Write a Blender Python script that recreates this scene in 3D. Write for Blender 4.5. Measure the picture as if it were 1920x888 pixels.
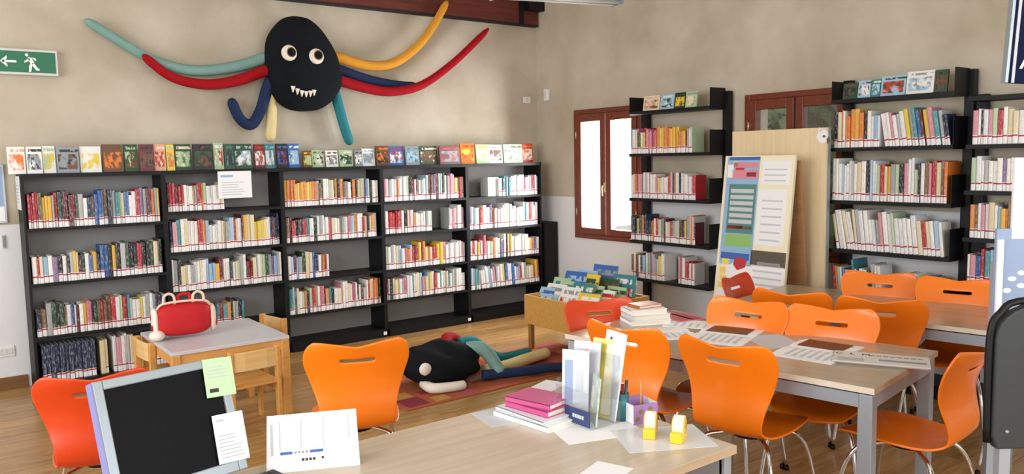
import bpy, math, random
from mathutils import Vector, Matrix
for o in list(bpy.data.objects): bpy.data.objects.remove(o)
scene = bpy.context.scene
COL = scene.collection
R = math.radians
rnd = random.Random(7)

# ---------------------------------------------------------------- camera, world, light, exposure
CAM = Vector((-5.784, -7.104, 1.68))
CR = Vector((0.79523, -0.60601, -0.01874)); CU = Vector((0.07385, 0.06615, 0.99507)); CF = Vector((0.60179, 0.79270, -0.09736))
cd = bpy.data.cameras.new('camera'); cam = bpy.data.objects.new('camera', cd); COL.objects.link(cam)
cd.sensor_width = 36; cd.lens = 36 * 1499.6 / 1920; cd.clip_end = 200
cam.matrix_world = Matrix(((CR.x, CU.x, -CF.x, CAM.x), (CR.y, CU.y, -CF.y, CAM.y), (CR.z, CU.z, -CF.z, CAM.z), (0, 0, 0, 1)))
scene.camera = cam

w = bpy.data.worlds.new('sky'); scene.world = w; w.use_nodes = True
bg = w.node_tree.nodes['Background']; bg.inputs[0].default_value = (0.93, 0.97, 1.0, 1); bg.inputs[1].default_value = 2.2

def area(name, loc, rot, sx, sy, power, col):
    l = bpy.data.lights.new(name, 'AREA'); l.shape = 'RECTANGLE'; l.size = sx; l.size_y = sy; l.energy = power; l.color = col
    o = bpy.data.objects.new(name, l); COL.objects.link(o); o.location = loc; o.rotation_euler = rot
    return o
# daylight entering by the windows of the two walls behind the camera
area('rear_window_daylight', (-4.4, -9.45, 2.1), (R(90), 0, 0), 6.2, 2.2, 260, (0.96, 0.98, 1.0))
area('left_window_daylight', (-8.45, -4.4, 2.1), (R(90), 0, R(-90)), 5.0, 2.2, 340, (0.96, 0.98, 1.0))
area('corner_window_daylight', (.34, -1.14, 1.5), (R(90), 0, R(90)), 1.0, 1.36, 420, (0.95, 0.98, 1.0))
scene.view_settings.view_transform = 'Standard'; scene.view_settings.look = 'None'
scene.view_settings.gamma = 1.0; scene.view_settings.use_curve_mapping = False
scene.view_settings.exposure = -0.58

# ---------------------------------------------------------------- materials
def lin(c):
    if isinstance(c, str):
        c = c.lstrip('#'); c = tuple(int(c[i:i+2], 16) / 255 for i in (0, 2, 4))
    return tuple((x / 12.92 if x <= .04045 else ((x + .055) / 1.055) ** 2.4) for x in c) + (1,)
MATS = {}
def mat(name, col, rough=.6, metal=0, spec=.5, var=0, scale=8, bump=0, bscale=60, coat=0):
    if name in MATS: return MATS[name]
    m = bpy.data.materials.new(name); m.use_nodes = True; nt = m.node_tree; b = nt.nodes['Principled BSDF']
    c = lin(col); b.inputs['Base Color'].default_value = c; b.inputs['Roughness'].default_value = rough
    b.inputs['Metallic'].default_value = metal; b.inputs['Specular IOR Level'].default_value = spec
    b.inputs['Coat Weight'].default_value = coat
    tc = nt.nodes.new('ShaderNodeTexCoord')
    n = nt.nodes.new('ShaderNodeTexNoise'); n.inputs['Scale'].default_value = scale; n.inputs['Detail'].default_value = 4
    nt.links.new(tc.outputs['Object'], n.inputs['Vector'])
    if var:
        mx = nt.nodes.new('ShaderNodeMix'); mx.data_type = 'RGBA'
        mx.inputs['A'].default_value = tuple(x * (1 - var) for x in c[:3]) + (1,)
        mx.inputs['B'].default_value = tuple(min(1, x * (1 + var)) for x in c[:3]) + (1,)
        nt.links.new(n.outputs['Fac'], mx.inputs['Factor']); nt.links.new(mx.outputs['Result'], b.inputs['Base Color'])
    if bump:
        n2 = nt.nodes.new('ShaderNodeTexNoise'); n2.inputs['Scale'].default_value = bscale; n2.inputs['Detail'].default_value = 5
        nt.links.new(tc.outputs['Object'], n2.inputs['Vector'])
        bp = nt.nodes.new('ShaderNodeBump'); bp.inputs['Strength'].default_value = bump; bp.inputs['Distance'].default_value = .01
        nt.links.new(n2.outputs['Fac'], bp.inputs['Height']); nt.links.new(bp.outputs['Normal'], b.inputs['Normal'])
    MATS[name] = m
    return m
def woodmat(name, c1, c2, rough=.4, stretch=(1, 14, 14), scale=2.2, perobj=0, spec=.5):
    if name in MATS: return MATS[name]
    m = bpy.data.materials.new(name); m.use_nodes = True; nt = m.node_tree; b = nt.nodes['Principled BSDF']
    b.inputs['Roughness'].default_value = rough; b.inputs['Specular IOR Level'].default_value = spec
    tc = nt.nodes.new('ShaderNodeTexCoord'); mp = nt.nodes.new('ShaderNodeMapping'); mp.inputs['Scale'].default_value = stretch
    nt.links.new(tc.outputs['Object'], mp.inputs['Vector'])
    oi = nt.nodes.new('ShaderNodeObjectInfo')
    n = nt.nodes.new('ShaderNodeTexNoise'); n.noise_dimensions = '4D'; n.inputs['Scale'].default_value = scale; n.inputs['Detail'].default_value = 6; n.inputs['Roughness'].default_value = .6
    nt.links.new(mp.outputs['Vector'], n.inputs['Vector'])
    mw = nt.nodes.new('ShaderNodeMath'); mw.operation = 'MULTIPLY'; mw.inputs[1].default_value = 37.0
    nt.links.new(oi.outputs['Random'], mw.inputs[0]); nt.links.new(mw.outputs[0], n.inputs['W'])
    cr = nt.nodes.new('ShaderNodeValToRGB'); cr.color_ramp.elements[0].position = .3; cr.color_ramp.elements[1].position = .7
    cr.color_ramp.elements[0].color = lin(c1); cr.color_ramp.elements[1].color = lin(c2)
    nt.links.new(n.outputs['Fac'], cr.inputs[0])
    if perobj:
        hv = nt.nodes.new('ShaderNodeHueSaturation'); mr = nt.nodes.new('ShaderNodeMapRange')
        mr.inputs['To Min'].default_value = 1 - perobj; mr.inputs['To Max'].default_value = 1 + perobj
        nt.links.new(oi.outputs['Random'], mr.inputs['Value']); nt.links.new(mr.outputs[0], hv.inputs['Value'])
        nt.links.new(cr.outputs[0], hv.inputs['Color']); nt.links.new(hv.outputs[0], b.inputs['Base Color'])
    else: nt.links.new(cr.outputs[0], b.inputs['Base Color'])
    MATS[name] = m
    return m
def wallmat():
    m = bpy.data.materials.new('plaster_two_tone'); m.use_nodes = True; nt = m.node_tree; b = nt.nodes['Principled BSDF']; b.inputs['Roughness'].default_value = .85
    g = nt.nodes.new('ShaderNodeNewGeometry'); sp = nt.nodes.new('ShaderNodeSeparateXYZ'); nt.links.new(g.outputs['Position'], sp.inputs[0])
    n = nt.nodes.new('ShaderNodeTexNoise'); n.inputs['Scale'].default_value = 1.3; n.inputs['Detail'].default_value = 5; n.inputs['Roughness'].default_value = .55
    nt.links.new(g.outputs['Position'], n.inputs['Vector'])
    cr = nt.nodes.new('ShaderNodeValToRGB'); cr.color_ramp.elements[0].position = .3; cr.color_ramp.elements[1].position = .72
    cr.color_ramp.elements[0].color = lin('#ab9f89'); cr.color_ramp.elements[1].color = lin('#cdc4b3'); nt.links.new(n.outputs['Fac'], cr.inputs[0])
    lt = nt.nodes.new('ShaderNodeMath'); lt.operation = 'LESS_THAN'; lt.inputs[1].default_value = 1.255; nt.links.new(sp.outputs['Z'], lt.inputs[0])
    mx = nt.nodes.new('ShaderNodeMix'); mx.data_type = 'RGBA'; nt.links.new(lt.outputs[0], mx.inputs['Factor'])
    nt.links.new(cr.outputs[0], mx.inputs['A']); mx.inputs['B'].default_value = lin('#dedfe0'); nt.links.new(mx.outputs['Result'], b.inputs['Base Color'])
    n2 = nt.nodes.new('ShaderNodeTexNoise'); n2.inputs['Scale'].default_value = 14; n2.inputs['Detail'].default_value = 6; nt.links.new(g.outputs['Position'], n2.inputs['Vector'])
    bp = nt.nodes.new('ShaderNodeBump'); bp.inputs['Strength'].default_value = .15; bp.inputs['Distance'].default_value = .02
    nt.links.new(n2.outputs['Fac'], bp.inputs['Height']); nt.links.new(bp.outputs['Normal'], b.inputs['Normal'])
    return m
def glassmat(name, tint=(1, 1, 1, 1), gloss=.08):
    m = bpy.data.materials.new(name); m.use_nodes = True; nt = m.node_tree; out = nt.nodes['Material Output']
    nt.nodes.remove(nt.nodes['Principled BSDF'])
    t = nt.nodes.new('ShaderNodeBsdfTransparent'); t.inputs[0].default_value = tint
    g = nt.nodes.new('ShaderNodeBsdfGlossy'); g.inputs['Roughness'].default_value = .03
    mx = nt.nodes.new('ShaderNodeMixShader'); mx.inputs[0].default_value = gloss
    nt.links.new(t.outputs[0], mx.inputs[1]); nt.links.new(g.outputs[0], mx.inputs[2]); nt.links.new(mx.outputs[0], out.inputs[0])
    return m
def bookmat():
    m = bpy.data.materials.new('book_cloth_and_label'); m.use_nodes = True; nt = m.node_tree; b = nt.nodes['Principled BSDF']; b.inputs['Roughness'].default_value = .45
    a = nt.nodes.new('ShaderNodeAttribute'); a.attribute_name = 'Col'
    uv = nt.nodes.new('ShaderNodeUVMap'); sp = nt.nodes.new('ShaderNodeSeparateXYZ'); nt.links.new(uv.outputs[0], sp.inputs[0])
    def math_(op, x, v=None, y=None):
        n = nt.nodes.new('ShaderNodeMath'); n.operation = op; nt.links.new(x, n.inputs[0])
        if y is not None: nt.links.new(y, n.inputs[1])
        elif v is not None: n.inputs[1].default_value = v
        return n.outputs[0]
    spine = math_('GREATER_THAN', sp.outputs['X'], .5)
    white = math_('MULTIPLY', math_('LESS_THAN', sp.outputs['Y'], .058), y=spine)
    red = math_('MULTIPLY', math_('MULTIPLY', math_('GREATER_THAN', sp.outputs['Y'], .043), y=math_('LESS_THAN', sp.outputs['Y'], .053)), y=spine)
    g = nt.nodes.new('ShaderNodeTexCoord'); mp = nt.nodes.new('ShaderNodeMapping'); mp.inputs['Scale'].default_value = (140, 140, 38); nt.links.new(g.outputs['Object'], mp.inputs['Vector'])
    n = nt.nodes.new('ShaderNodeTexNoise'); n.inputs['Scale'].default_value = 1; n.inputs['Detail'].default_value = 1; nt.links.new(mp.outputs[0], n.inputs['Vector'])
    tit = math_('MULTIPLY', math_('MULTIPLY', math_('GREATER_THAN', n.outputs['Fac'], .58), .2), y=spine)
    inv = nt.nodes.new('ShaderNodeInvert'); nt.links.new(a.outputs['Color'], inv.inputs['Color'])
    m1 = nt.nodes.new('ShaderNodeMix'); m1.data_type = 'RGBA'; nt.links.new(tit, m1.inputs['Factor']); nt.links.new(a.outputs['Color'], m1.inputs['A']); nt.links.new(inv.outputs[0], m1.inputs['B'])
    m2 = nt.nodes.new('ShaderNodeMix'); m2.data_type = 'RGBA'; nt.links.new(white, m2.inputs['Factor']); nt.links.new(m1.outputs['Result'], m2.inputs['A']); m2.inputs['B'].default_value = lin('#e9e7e6')
    m3 = nt.nodes.new('ShaderNodeMix'); m3.data_type = 'RGBA'; nt.links.new(red, m3.inputs['Factor']); nt.links.new(m2.outputs['Result'], m3.inputs['A']); m3.inputs['B'].default_value = lin('#a8324a')
    nt.links.new(m3.outputs['Result'], b.inputs['Base Color'])
    return m
def covermat(name, base, pic, acc, seed):
    """printed picture cover: a soft-edged illustration on a coloured ground"""
    m = bpy.data.materials.new(name); m.use_nodes = True; nt = m.node_tree; b = nt.nodes['Principled BSDF']; b.inputs['Roughness'].default_value = .4
    tc = nt.nodes.new('ShaderNodeTexCoord'); mp = nt.nodes.new('ShaderNodeMapping'); mp.inputs['Location'].default_value = (seed * 3.7, seed * 1.9, seed * .77)
    nt.links.new(tc.outputs['Generated'], mp.inputs['Vector'])
    n1 = nt.nodes.new('ShaderNodeTexNoise'); n1.inputs['Scale'].default_value = 2.2; n1.inputs['Detail'].default_value = 2; nt.links.new(mp.outputs[0], n1.inputs['Vector'])
    n2 = nt.nodes.new('ShaderNodeTexNoise'); n2.inputs['Scale'].default_value = 5.5; n2.inputs['Detail'].default_value = 2; nt.links.new(mp.outputs[0], n2.inputs['Vector'])
    def ramp(src, p0, p1):
        r = nt.nodes.new('ShaderNodeMapRange'); r.inputs['From Min'].default_value = p0; r.inputs['From Max'].default_value = p1; nt.links.new(src, r.inputs['Value']); return r.outputs[0]
    def mix(f, a, c):
        x = nt.nodes.new('ShaderNodeMix'); x.data_type = 'RGBA'; nt.links.new(f, x.inputs['Factor'])
        for k, v in (('A', a), ('B', c)):
            if isinstance(v, tuple): x.inputs[k].default_value = v
            else: nt.links.new(v, x.inputs[k])
        return x.outputs['Result']
    sp = nt.nodes.new('ShaderNodeSeparateXYZ'); nt.links.new(tc.outputs['Generated'], sp.inputs[0])
    def mul(a, c):
        x = nt.nodes.new('ShaderNodeMath'); x.operation = 'MULTIPLY'; nt.links.new(a, x.inputs[0]); nt.links.new(c, x.inputs[1]); return x.outputs[0]
    inpic = mul(mul(ramp(sp.outputs['Z'], .12, .16), ramp(sp.outputs['Z'], .74, .7)), mul(ramp(sp.outputs['X'], .06, .1), ramp(sp.outputs['X'], .94, .9)))
    title = mul(mul(ramp(sp.outputs['Z'], .8, .82), ramp(sp.outputs['Z'], .92, .9)), mul(ramp(sp.outputs['X'], .15, .17), ramp(n2.outputs['Fac'], .42, .46)))
    c = mix(mul(inpic, ramp(n1.outputs['Fac'], .4, .52)), lin(base), lin(pic))
    c = mix(mul(inpic, ramp(n2.outputs['Fac'], .54, .6)), c, lin(acc))
    c = mix(title, c, lin(acc))
    nt.links.new(c, b.inputs['Base Color'])
    return m

M = dict(
    black=mat('black_metal', '#0d0f11', .5, var=.15, spec=.3), blk=mat('black_plastic', '#0e1011', .5, spec=.3), charcoal=mat('charcoal_panel', '#2e3233', .55, var=.1, bump=.05, bscale=300),
    backpan=mat('grey_back_panel', '#8f8d8a', .7, var=.06), steel=mat('grey_steel', '#a9b1ba', .35, .35), chrome=mat('chrome', '#d8dadc', .12, 1.0),
    silver=mat('silver_plastic', '#9aa4aa', .35, .3), white=mat('white_paper', '#eeeef0', .7), offw=mat('offwhite', '#d2d2ce', .6), grey=mat('mid_grey', '#8b8e92', .6),
    lgrey=mat('light_grey_print', '#c3c7cc', .7), screen=mat('screen_black', '#0c0e10', .6, spec=.15), ink=mat('ink', '#3a3b3f', .8),
    orange=mat('orange_lacquer', '#f47a0c', .32, var=.03, coat=.15), red_or=mat('vermilion_lacquer', '#d4400f', .35, var=.03, coat=.1),
    dkbrown=woodmat('mahogany', '#5c2410', '#7a3216', .4), beam=woodmat('beam_wood', '#4a1a12', '#6b2a1c', .6), blackline=mat('dark_joint', '#1c1414', .8),
    birch=woodmat('birch', '#c98f48', '#dba45c', .4), birchlt=woodmat('birch_light', '#dcb271', '#e8c68b', .4), kidtop=mat('grey_laminate', '#c9cad0', .3),
    ply=woodmat('plywood_pale', '#dcc59a', '#e8d5ae', .5, (14, 14, 1)), plyedge=woodmat('plywood_edge', '#a5764a', '#bb8c5e', .5),
    top=woodmat('table_laminate', '#a5947f', '#b9a993', .2, (1, 16, 16), 1.6), topedge=mat('table_edge_band', '#ded2c0', .45),
    deskedge=woodmat('desk_edge', '#b99c7e', '#c7ad90', .4, (1, 16, 16)),
    skirting=woodmat('skirting_oak', '#6e4a28', '#83592f', .45), felt_black=mat('black_felt', '#101418', .95, spec=.2, bump=.2, bscale=120),
    felt_red=mat('red_felt', '#9e0f19', .9, var=.12, scale=20, spec=.2, bump=.2, bscale=90), felt_teal=mat('teal_felt', '#7a9f98', .9, var=.15, scale=15, spec=.2, bump=.2, bscale=90),
    felt_teal2=mat('deep_teal_felt', '#2f8089', .9, var=.15, scale=15, spec=.2, bump=.2, bscale=90), felt_or=mat('ochre_felt', '#d89632', .9, var=.12, scale=15, spec=.2, bump=.2, bscale=90),
    felt_navy=mat('navy_felt', '#22304f', .9, var=.2, scale=15, spec=.2, bump=.2, bscale=90), felt_cream=mat('cream_felt', '#dccb96', .9, var=.1, scale=15, spec=.2, bump=.2, bscale=90),
    felt_white=mat('white_felt', '#e6dfd2', .9, bump=.1), felt_pink=mat('pale_pink_felt', '#e3c6b4', .9, bump=.1, var=.08), bagred=mat('red_bag_cloth', '#b80d16', .75, var=.15, scale=12, bump=.2, bscale=60),
    green=mat('exit_green', '#0d6b47', .4), mint=mat('mint_paper', '#c4e3b4', .7), blue=mat('print_blue', '#3f63b0', .6), navy=mat('navy_label', '#2a3a66', .5), signnavy=mat('sign_navy', '#161d38', .8, spec=.1),
    pink=mat('magenta_cover', '#c64f86', .35, var=.08), purple=mat('purple_box', '#a779b3', .6, var=.1), yellow=mat('yellow_plastic', '#f2c530', .35), cream=mat('cream_tape', '#f1ead2', .5),
    plastic=glassmat('clear_acrylic', (.97, .99, 1, 1), .1), sheet=mat('glossy_sleeve', '#d9dbdf', .15), brass=mat('brass', '#d9cba0', .35, .6),
    leaf=mat('dark_leaf', '#3d5a36', .7, var=.4, scale=9), shutter=mat('green_shutter', '#5c7566', .6, var=.1),
    skyblue=mat('poster_blue', '#8fb6d8', .6), posterteal=mat('poster_teal', '#57857f', .6, var=.05), postergreen=mat('poster_green', '#8cbc6a', .6), posteryellow=mat('poster_yellow', '#edd072', .6), posterred=mat('poster_red', '#b8323e', .6), posterpink=mat('poster_pink', '#d98a9a', .6),
    postercream=mat('poster_cream', '#efe6c8', .6), palblue=mat('pale_steel_blue', '#93a6c4', .6, var=.1), socket=mat('socket_white', '#e4e6e6', .4),
    news=mat('newsprint', '#c9c8c4', .8), fruit=mat('photo_dark', '#5b5145', .6, var=.5, scale=60), pencil=mat('pencil_wood', '#d39a4e', .5), glass=glassmat('window_glass'),
    book=bookmat(),
)
M['wall'] = wallmat()
M['floor'] = woodmat('oak_planks', '#946a3c', '#bd955c', .26, (1.2, 12, 12), 2.4, .16)
def feltmix(n): return M['felt_' + n]

# ---------------------------------------------------------------- mesh helpers
class MB:
    def __init__(s): s.v = []; s.f = []; s.mi = []; s.sm = []; s.X = Matrix.Identity(4)
    def add(s, vs, fs, mi=0, sm=False):
        n = len(s.v); s.v += [tuple(s.X @ Vector(p)) for p in vs]
        for f in fs: s.f.append([n + i for i in f]); s.mi.append(mi); s.sm.append(sm)
    def box(s, x0, x1, y0, y1, z0, z1, mi=0):
        s.add([(x0, y0, z0), (x1, y0, z0), (x1, y1, z0), (x0, y1, z0), (x0, y0, z1), (x1, y0, z1), (x1, y1, z1), (x0, y1, z1)],
              [(3, 2, 1, 0), (4, 5, 6, 7), (0, 1, 5, 4), (1, 2, 6, 5), (2, 3, 7, 6), (3, 0, 4, 7)], mi)
        return s
    def prism(s, pts, z0, z1, mi=0):
        n = len(pts); s.add([(x, y, z0) for x, y in pts] + [(x, y, z1) for x, y in pts],
              [tuple(range(n - 1, -1, -1)), tuple(range(n, 2 * n))] + [(i, (i + 1) % n, n + (i + 1) % n, n + i) for i in range(n)], mi)
        return s
    def tube(s, pts, r, seg=8, mi=0, cap=True, flat=1.0):
        P = [Vector(p) for p in pts]; n = len(P); rr = r if isinstance(r, (list, tuple)) else [r] * n
        vs = []; up = None
        for i, p in enumerate(P):
            t = (P[min(i + 1, n - 1)] - P[max(i - 1, 0)]).normalized()
            if up is None:
                a = Vector((0, 0, 1)) if abs(t.z) < .9 else Vector((0, 1, 0)); up = (a - t * a.dot(t)).normalized()
            else: up = (up - t * up.dot(t)).normalized()
            sd = t.cross(up)
            for k in range(seg):
                an = 2 * math.pi * k / seg; vs.append(tuple(p + (up * math.cos(an) + sd * math.sin(an) * flat) * rr[i]))
        fs = [(i * seg + k, i * seg + (k + 1) % seg, (i + 1) * seg + (k + 1) % seg, (i + 1) * seg + k) for i in range(n - 1) for k in range(seg)]
        s.add(vs, fs, mi, True)
        if cap:
            b = len(s.v) - len(vs); s.f.append([b + k for k in range(seg - 1, -1, -1)]); s.mi.append(mi); s.sm.append(False)
            s.f.append([b + (n - 1) * seg + k for k in range(seg)]); s.mi.append(mi); s.sm.append(False)
        return s
    def lathe(s, prof, seg=20, mi=0, axis='z', c=(0, 0, 0)):
        vs = []
        for r, h in prof:
            for k in range(seg):
                a = 2 * math.pi * k / seg; x, y = r * math.cos(a), r * math.sin(a)
                vs.append({'z': (c[0] + x, c[1] + y, c[2] + h), 'y': (c[0] + x, c[1] + h, c[2] + y), 'x': (c[0] + h, c[1] + x, c[2] + y)}[axis])
        n = len(prof); s.add(vs, [(i * seg + k, i * seg + (k + 1) % seg, (i + 1) * seg + (k + 1) % seg, (i + 1) * seg + k) for i in range(n - 1) for k in range(seg)], mi, True)
        return s
    def ellip(s, c, r, seg=16, rings=10, mi=0):
        return s.blob(c, r, seg, rings, mi)
    def blob(s, c, r, seg=16, rings=10, mi=0, fn=None):
        vs = []
        for i in range(rings + 1):
            th = math.pi * i / rings
            for k in range(seg):
                ph = 2 * math.pi * k / seg; d = Vector((math.sin(th) * math.cos(ph), math.sin(th) * math.sin(ph), math.cos(th)))
                q = fn(d) if fn else 1
                vs.append((c[0] + d.x * r[0] * q, c[1] + d.y * r[1] * q, c[2] + d.z * r[2] * q))
        s.add(vs, [(i * seg + k, (i + 1) * seg + k, (i + 1) * seg + (k + 1) % seg, i * seg + (k + 1) % seg) for i in range(rings) for k in range(seg)], mi, True)
        return s
    def build(s, name, mats, parent=None, loc=None, rz=0, bevel=0):
        me = bpy.data.meshes.new(name); me.from_pydata(s.v, [], s.f); me.update()
        for m in (mats if isinstance(mats, (list, tuple)) else [mats]): me.materials.append(m)
        me.polygons.foreach_set('material_index', s.mi); me.polygons.foreach_set('use_smooth', s.sm)
        o = bpy.data.objects.new(name, me); COL.objects.link(o)
        if parent: o.parent = parent
        if loc is not None: o.location = loc
        if rz: o.rotation_euler.z = rz
        if bevel:
            b = o.modifiers.new('bevel', 'BEVEL'); b.width = bevel; b.segments = 2; b.limit_method = 'ANGLE'; b.angle_limit = R(50)
        return o
def B(x0, x1, y0, y1, z0, z1): return MB().box(min(x0, x1), max(x0, x1), min(y0, y1), max(y0, y1), z0, z1)
def empty(name, loc=(0, 0, 0), rz=0):
    o = bpy.data.objects.new(name, None); COL.objects.link(o); o.location = loc; o.rotation_euler.z = rz; o.empty_display_size = .1
    return o
def tag(o, label=None, cat=None, group=None, kind=None):
    if label: o['label'] = label
    if cat: o['category'] = cat
    if group: o['group'] = group
    if kind: o['kind'] = kind
    return o
def copy_tree(o, parent=None):
    c = o.copy(); COL.objects.link(c)
    if parent is not None: c.parent = parent
    for ch in list(o.children): copy_tree(ch, c)
    return c
def proj(P):
    d = Vector(P) - CAM; z = d.dot(CF)
    return 960 + 1499.6 * d.dot(CR) / z, 444 - 1499.6 * d.dot(CU) / z, z
def smooth(pts, n=6):
    P = [Vector(p) for p in pts]; out = []
    for i in range(len(P) - 1):
        a = P[max(i - 1, 0)]; b = P[i]; c = P[i + 1]; d = P[min(i + 2, len(P) - 1)]
        for k in range(n):
            t = k / n; out.append(.5 * ((2 * b) + (c - a) * t + (2 * a - 5 * b + 4 * c - d) * t * t + (3 * b - a - 3 * c + d) * t ** 3))
    out.append(P[-1]); return out

# ---------------------------------------------------------------- the room
CZ = 4.3
fl = B(-8.6, .3, -9.6, .3, -.12, -.012).build('floor', M['floor']); tag(fl, 'light oak plank floor of the reading room', None, None, 'structure')
pl_me = {}
def plank(x0, x1, y0):
    L = round(x1 - x0, 3)
    if L not in pl_me:
        o = B(0, L - .003, 0, .177, -.0115, 0).build('plank', M['floor'], fl, (x0, y0, 0)); pl_me[L] = o.data
        return
    o = bpy.data.objects.new('plank', pl_me[L]); COL.objects.link(o); o.parent = fl; o.location = (x0, y0, 0)
for i in range(38):
    y0 = -.18 * (i + 1); x = -6.9 - (.0, .7, .35, 1.05)[i % 4]
    while x < -.02:
        x1 = min(x + 1.4, 0); plank(x, x1, y0); x = x1
wb = MB()
wb.box(-8.6, .3, 0, .3, -.12, CZ)
tag(wb.build('wall_back', M['wall']), 'beige plaster back wall with white lower band', kind='structure')
wr = MB(); W1 = (-.649, -1.63); W2 = (-2.832, -3.81); WZ0, WZ1 = .82, 2.18
wr.box(0, .3, -9.6, 0, -.12, WZ0); wr.box(0, .3, -9.6, 0, WZ1, CZ)
wr.box(0, .3, W1[0], 0, WZ0, WZ1); wr.box(0, .3, W2[0], W1[1], WZ0, WZ1); wr.box(0, .3, -9.6, W2[1], WZ0, WZ1)
tag(wr.build('wall_right', M['wall']), 'beige plaster side wall with two wooden windows', kind='structure')
wk = MB(); wk.box(-8.6, .3, -9.9, -9.6, -.12, .95); wk.box(-8.6, .3, -9.9, -9.6, 3.25, CZ); wk.box(-8.6, -7.6, -9.9, -9.6, .95, 3.25); wk.box(-1.2, .3, -9.9, -9.6, .95, 3.25)
tag(wk.build('wall_rear', M['wall']), 'beige wall behind the viewer with wide window', kind='structure')
wl = MB(); wl.box(-8.9, -8.6, -9.6, .3, -.12, .95); wl.box(-8.9, -8.6, -9.6, .3, 3.25, CZ); wl.box(-8.9, -8.6, -9.6, -7, .95, 3.25); wl.box(-8.9, -8.6, -1.8, .3, .95, 3.25)
tag(wl.build('wall_left', M['wall']), 'beige wall left of the viewer with wide window', kind='structure')
tag(B(-8.9, .3, -9.9, .3, CZ, CZ + .1).build('ceiling', mat('ceiling_white', '#d8d2c6', .8)), 'pale ceiling above the reading room', kind='structure')
tag(B(-8.6, -5.12, -.018, 0, 0, .095).build('baseboard_back', M['skirting'], bevel=.003), 'brown wooden skirting board left of the bookcases', kind='structure')
tag(B(-.018, 0, -9.5, -.02, 0, .095).build('baseboard_right', M['skirting'], bevel=.003), 'brown wooden skirting board under the windows', kind='structure')
# roof beam
bm = empty('trim_1', (0, 0, 3.13)); tag(bm, 'dark red wooden roof beam along top of back wall', kind='structure')
B(-8.5, -.03, -.07, 0, .02, .42).build('beam_body', M['beam'], bm); B(-8.5, -.03, -.075, 0, 0, .02).build('dark_strip', M['blackline'], bm)  # beam with a thin dark strip along its lower front edge
B(-.29, -.24, -.09, -.07, .0, .42).build('iron_strap', M['black'], bm); B(-.22, 0.0, -.16, -.07, .16, .42).build('iron_bracket', M['black'], bm)

def window(name, y0, y1, label, out_blind=False):
    """y0 > y1, inner face near x=0"""
    e = empty(name, (0, (y0 + y1) / 2, WZ0)); tag(e, label, kind='structure')
    H = WZ1 - WZ0; a = (y0 - y1) / 2; wd = M['dkbrown']
    f = MB(); f.box(-.03, .09, -a, -a + .055, 0, H); f.box(-.03, .09, a - .055, a, 0, H); f.box(-.03, .09, -a + .055, a - .055, 0, .05); f.box(-.03, .09, -a + .055, a - .055, H - .05, H)
    f.build('window_frame', wd, e, bevel=.006)
    for s in (-1, 1):
        c = MB(); lo, hi = (.008, a - .055) if s > 0 else (-a + .055, -.008)
        c.box(-.042, .03, lo, lo + .068, .05, H - .05); c.box(-.042, .03, hi - .068, hi, .05, H - .05)
        c.box(-.042, .03, lo + .068, hi - .068, .05, .118); c.box(-.042, .03, lo + .068, hi - .068, H - .13, H - .05)
        cs = c.build('casement', wd, e, bevel=.005)
        B(-.01, -.004, lo + .066, hi - .066, .117, H - .128).build('pane', M['glass'], cs)
        for hz in (.25, H - .3):
            hg = MB().tube([(-.045, s * (a - .052), hz), (-.045, s * (a - .052), hz + .07)], .008, 8); hg.build('hinge', M['brass'], cs)
    h = MB(); h.box(-.05, -.042, -.014, .014, .5, .6); h.tube([(-.05, 0, .56), (-.085, 0, .56), (-.09, 0, .54), (-.092, -.006, .46)], .009, 8)
    h.build('handle', M['brass'], e)
    return e
window('window_1', W1[0], W1[1], 'brown wooden casement window beside the corner, bright outside')
window('window_2', W2[0], W2[1], 'brown wooden casement window behind pale plywood board, greenery outside')

# ---------------------------------------------------------------- books
PAL = {
 'white': ['#e8e6e3', '#dfe0e2', '#eceae2'], 'cream': ['#e0d3ae', '#d9c9a0'], 'grey': ['#9a9c9e', '#b6b6b6'], 'black': ['#1d1f22', '#26262a'],
 'navy': ['#24314f', '#1f2c48'], 'blue': ['#3d67a6', '#2c5590'], 'pale blue': ['#a6c3da', '#8fb4d0'], 'teal': ['#2d7f86', '#4c9298'],
 'dark green': ['#274a35', '#33533c'], 'pale green': ['#a9c49a', '#b8cda8'], 'red': ['#b02531', '#c0303a'], 'maroon': ['#5d2028', '#6d2a30'],
 'orange': ['#d9772c', '#e08a3a'], 'yellow': ['#dcc03c', '#e2ae2c'], 'brown': ['#6d5138', '#83623f'], 'pink': ['#cf8b98', '#c66a80'], 'purple': ['#6d5588', '#8a6f9e']}
MIX = {
 'mixed': dict(white=26, cream=9, grey=9, black=9, navy=5, blue=5, teal=4, red=7, maroon=5, orange=7, yellow=6, brown=6, pink=4, purple=3) | {'dark green': 5, 'pale blue': 4, 'pale green': 4},
 'dark': dict(white=9, grey=10, black=18, navy=16, blue=6, teal=4, red=6, maroon=10, orange=4, yellow=4, brown=12, purple=4) | {'dark green': 13},
 'light': dict(white=58, cream=7, grey=7, black=2, blue=3, teal=3, red=4, orange=3, yellow=3, pink=5, purple=2) | {'pale blue': 9, 'pale green': 4},
 'warm': dict(white=26, cream=22, red=12, maroon=6, orange=14, yellow=10, brown=6, grey=6, black=3) | {'dark green': 3},
 'pastel': dict(white=45, cream=12, grey=8, pink=6, orange=4, yellow=3, red=4, black=4) | {'pale blue': 9, 'pale green': 7},
 'yellow': dict(yellow=10, cream=6), 'orange': dict(orange=5, yellow=6), 'red': dict(red=8, maroon=3, white=6), 'navyset': dict(navy=1), 'redpink': dict(red=6, pink=5, white=3)}
def pick(mix):
    t = MIX[mix]; k = rnd.choices(list(t), list(t.values()))[0]
    return k, rnd.choice(PAL[k])
BOOKS = []
CASES = {}
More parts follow.
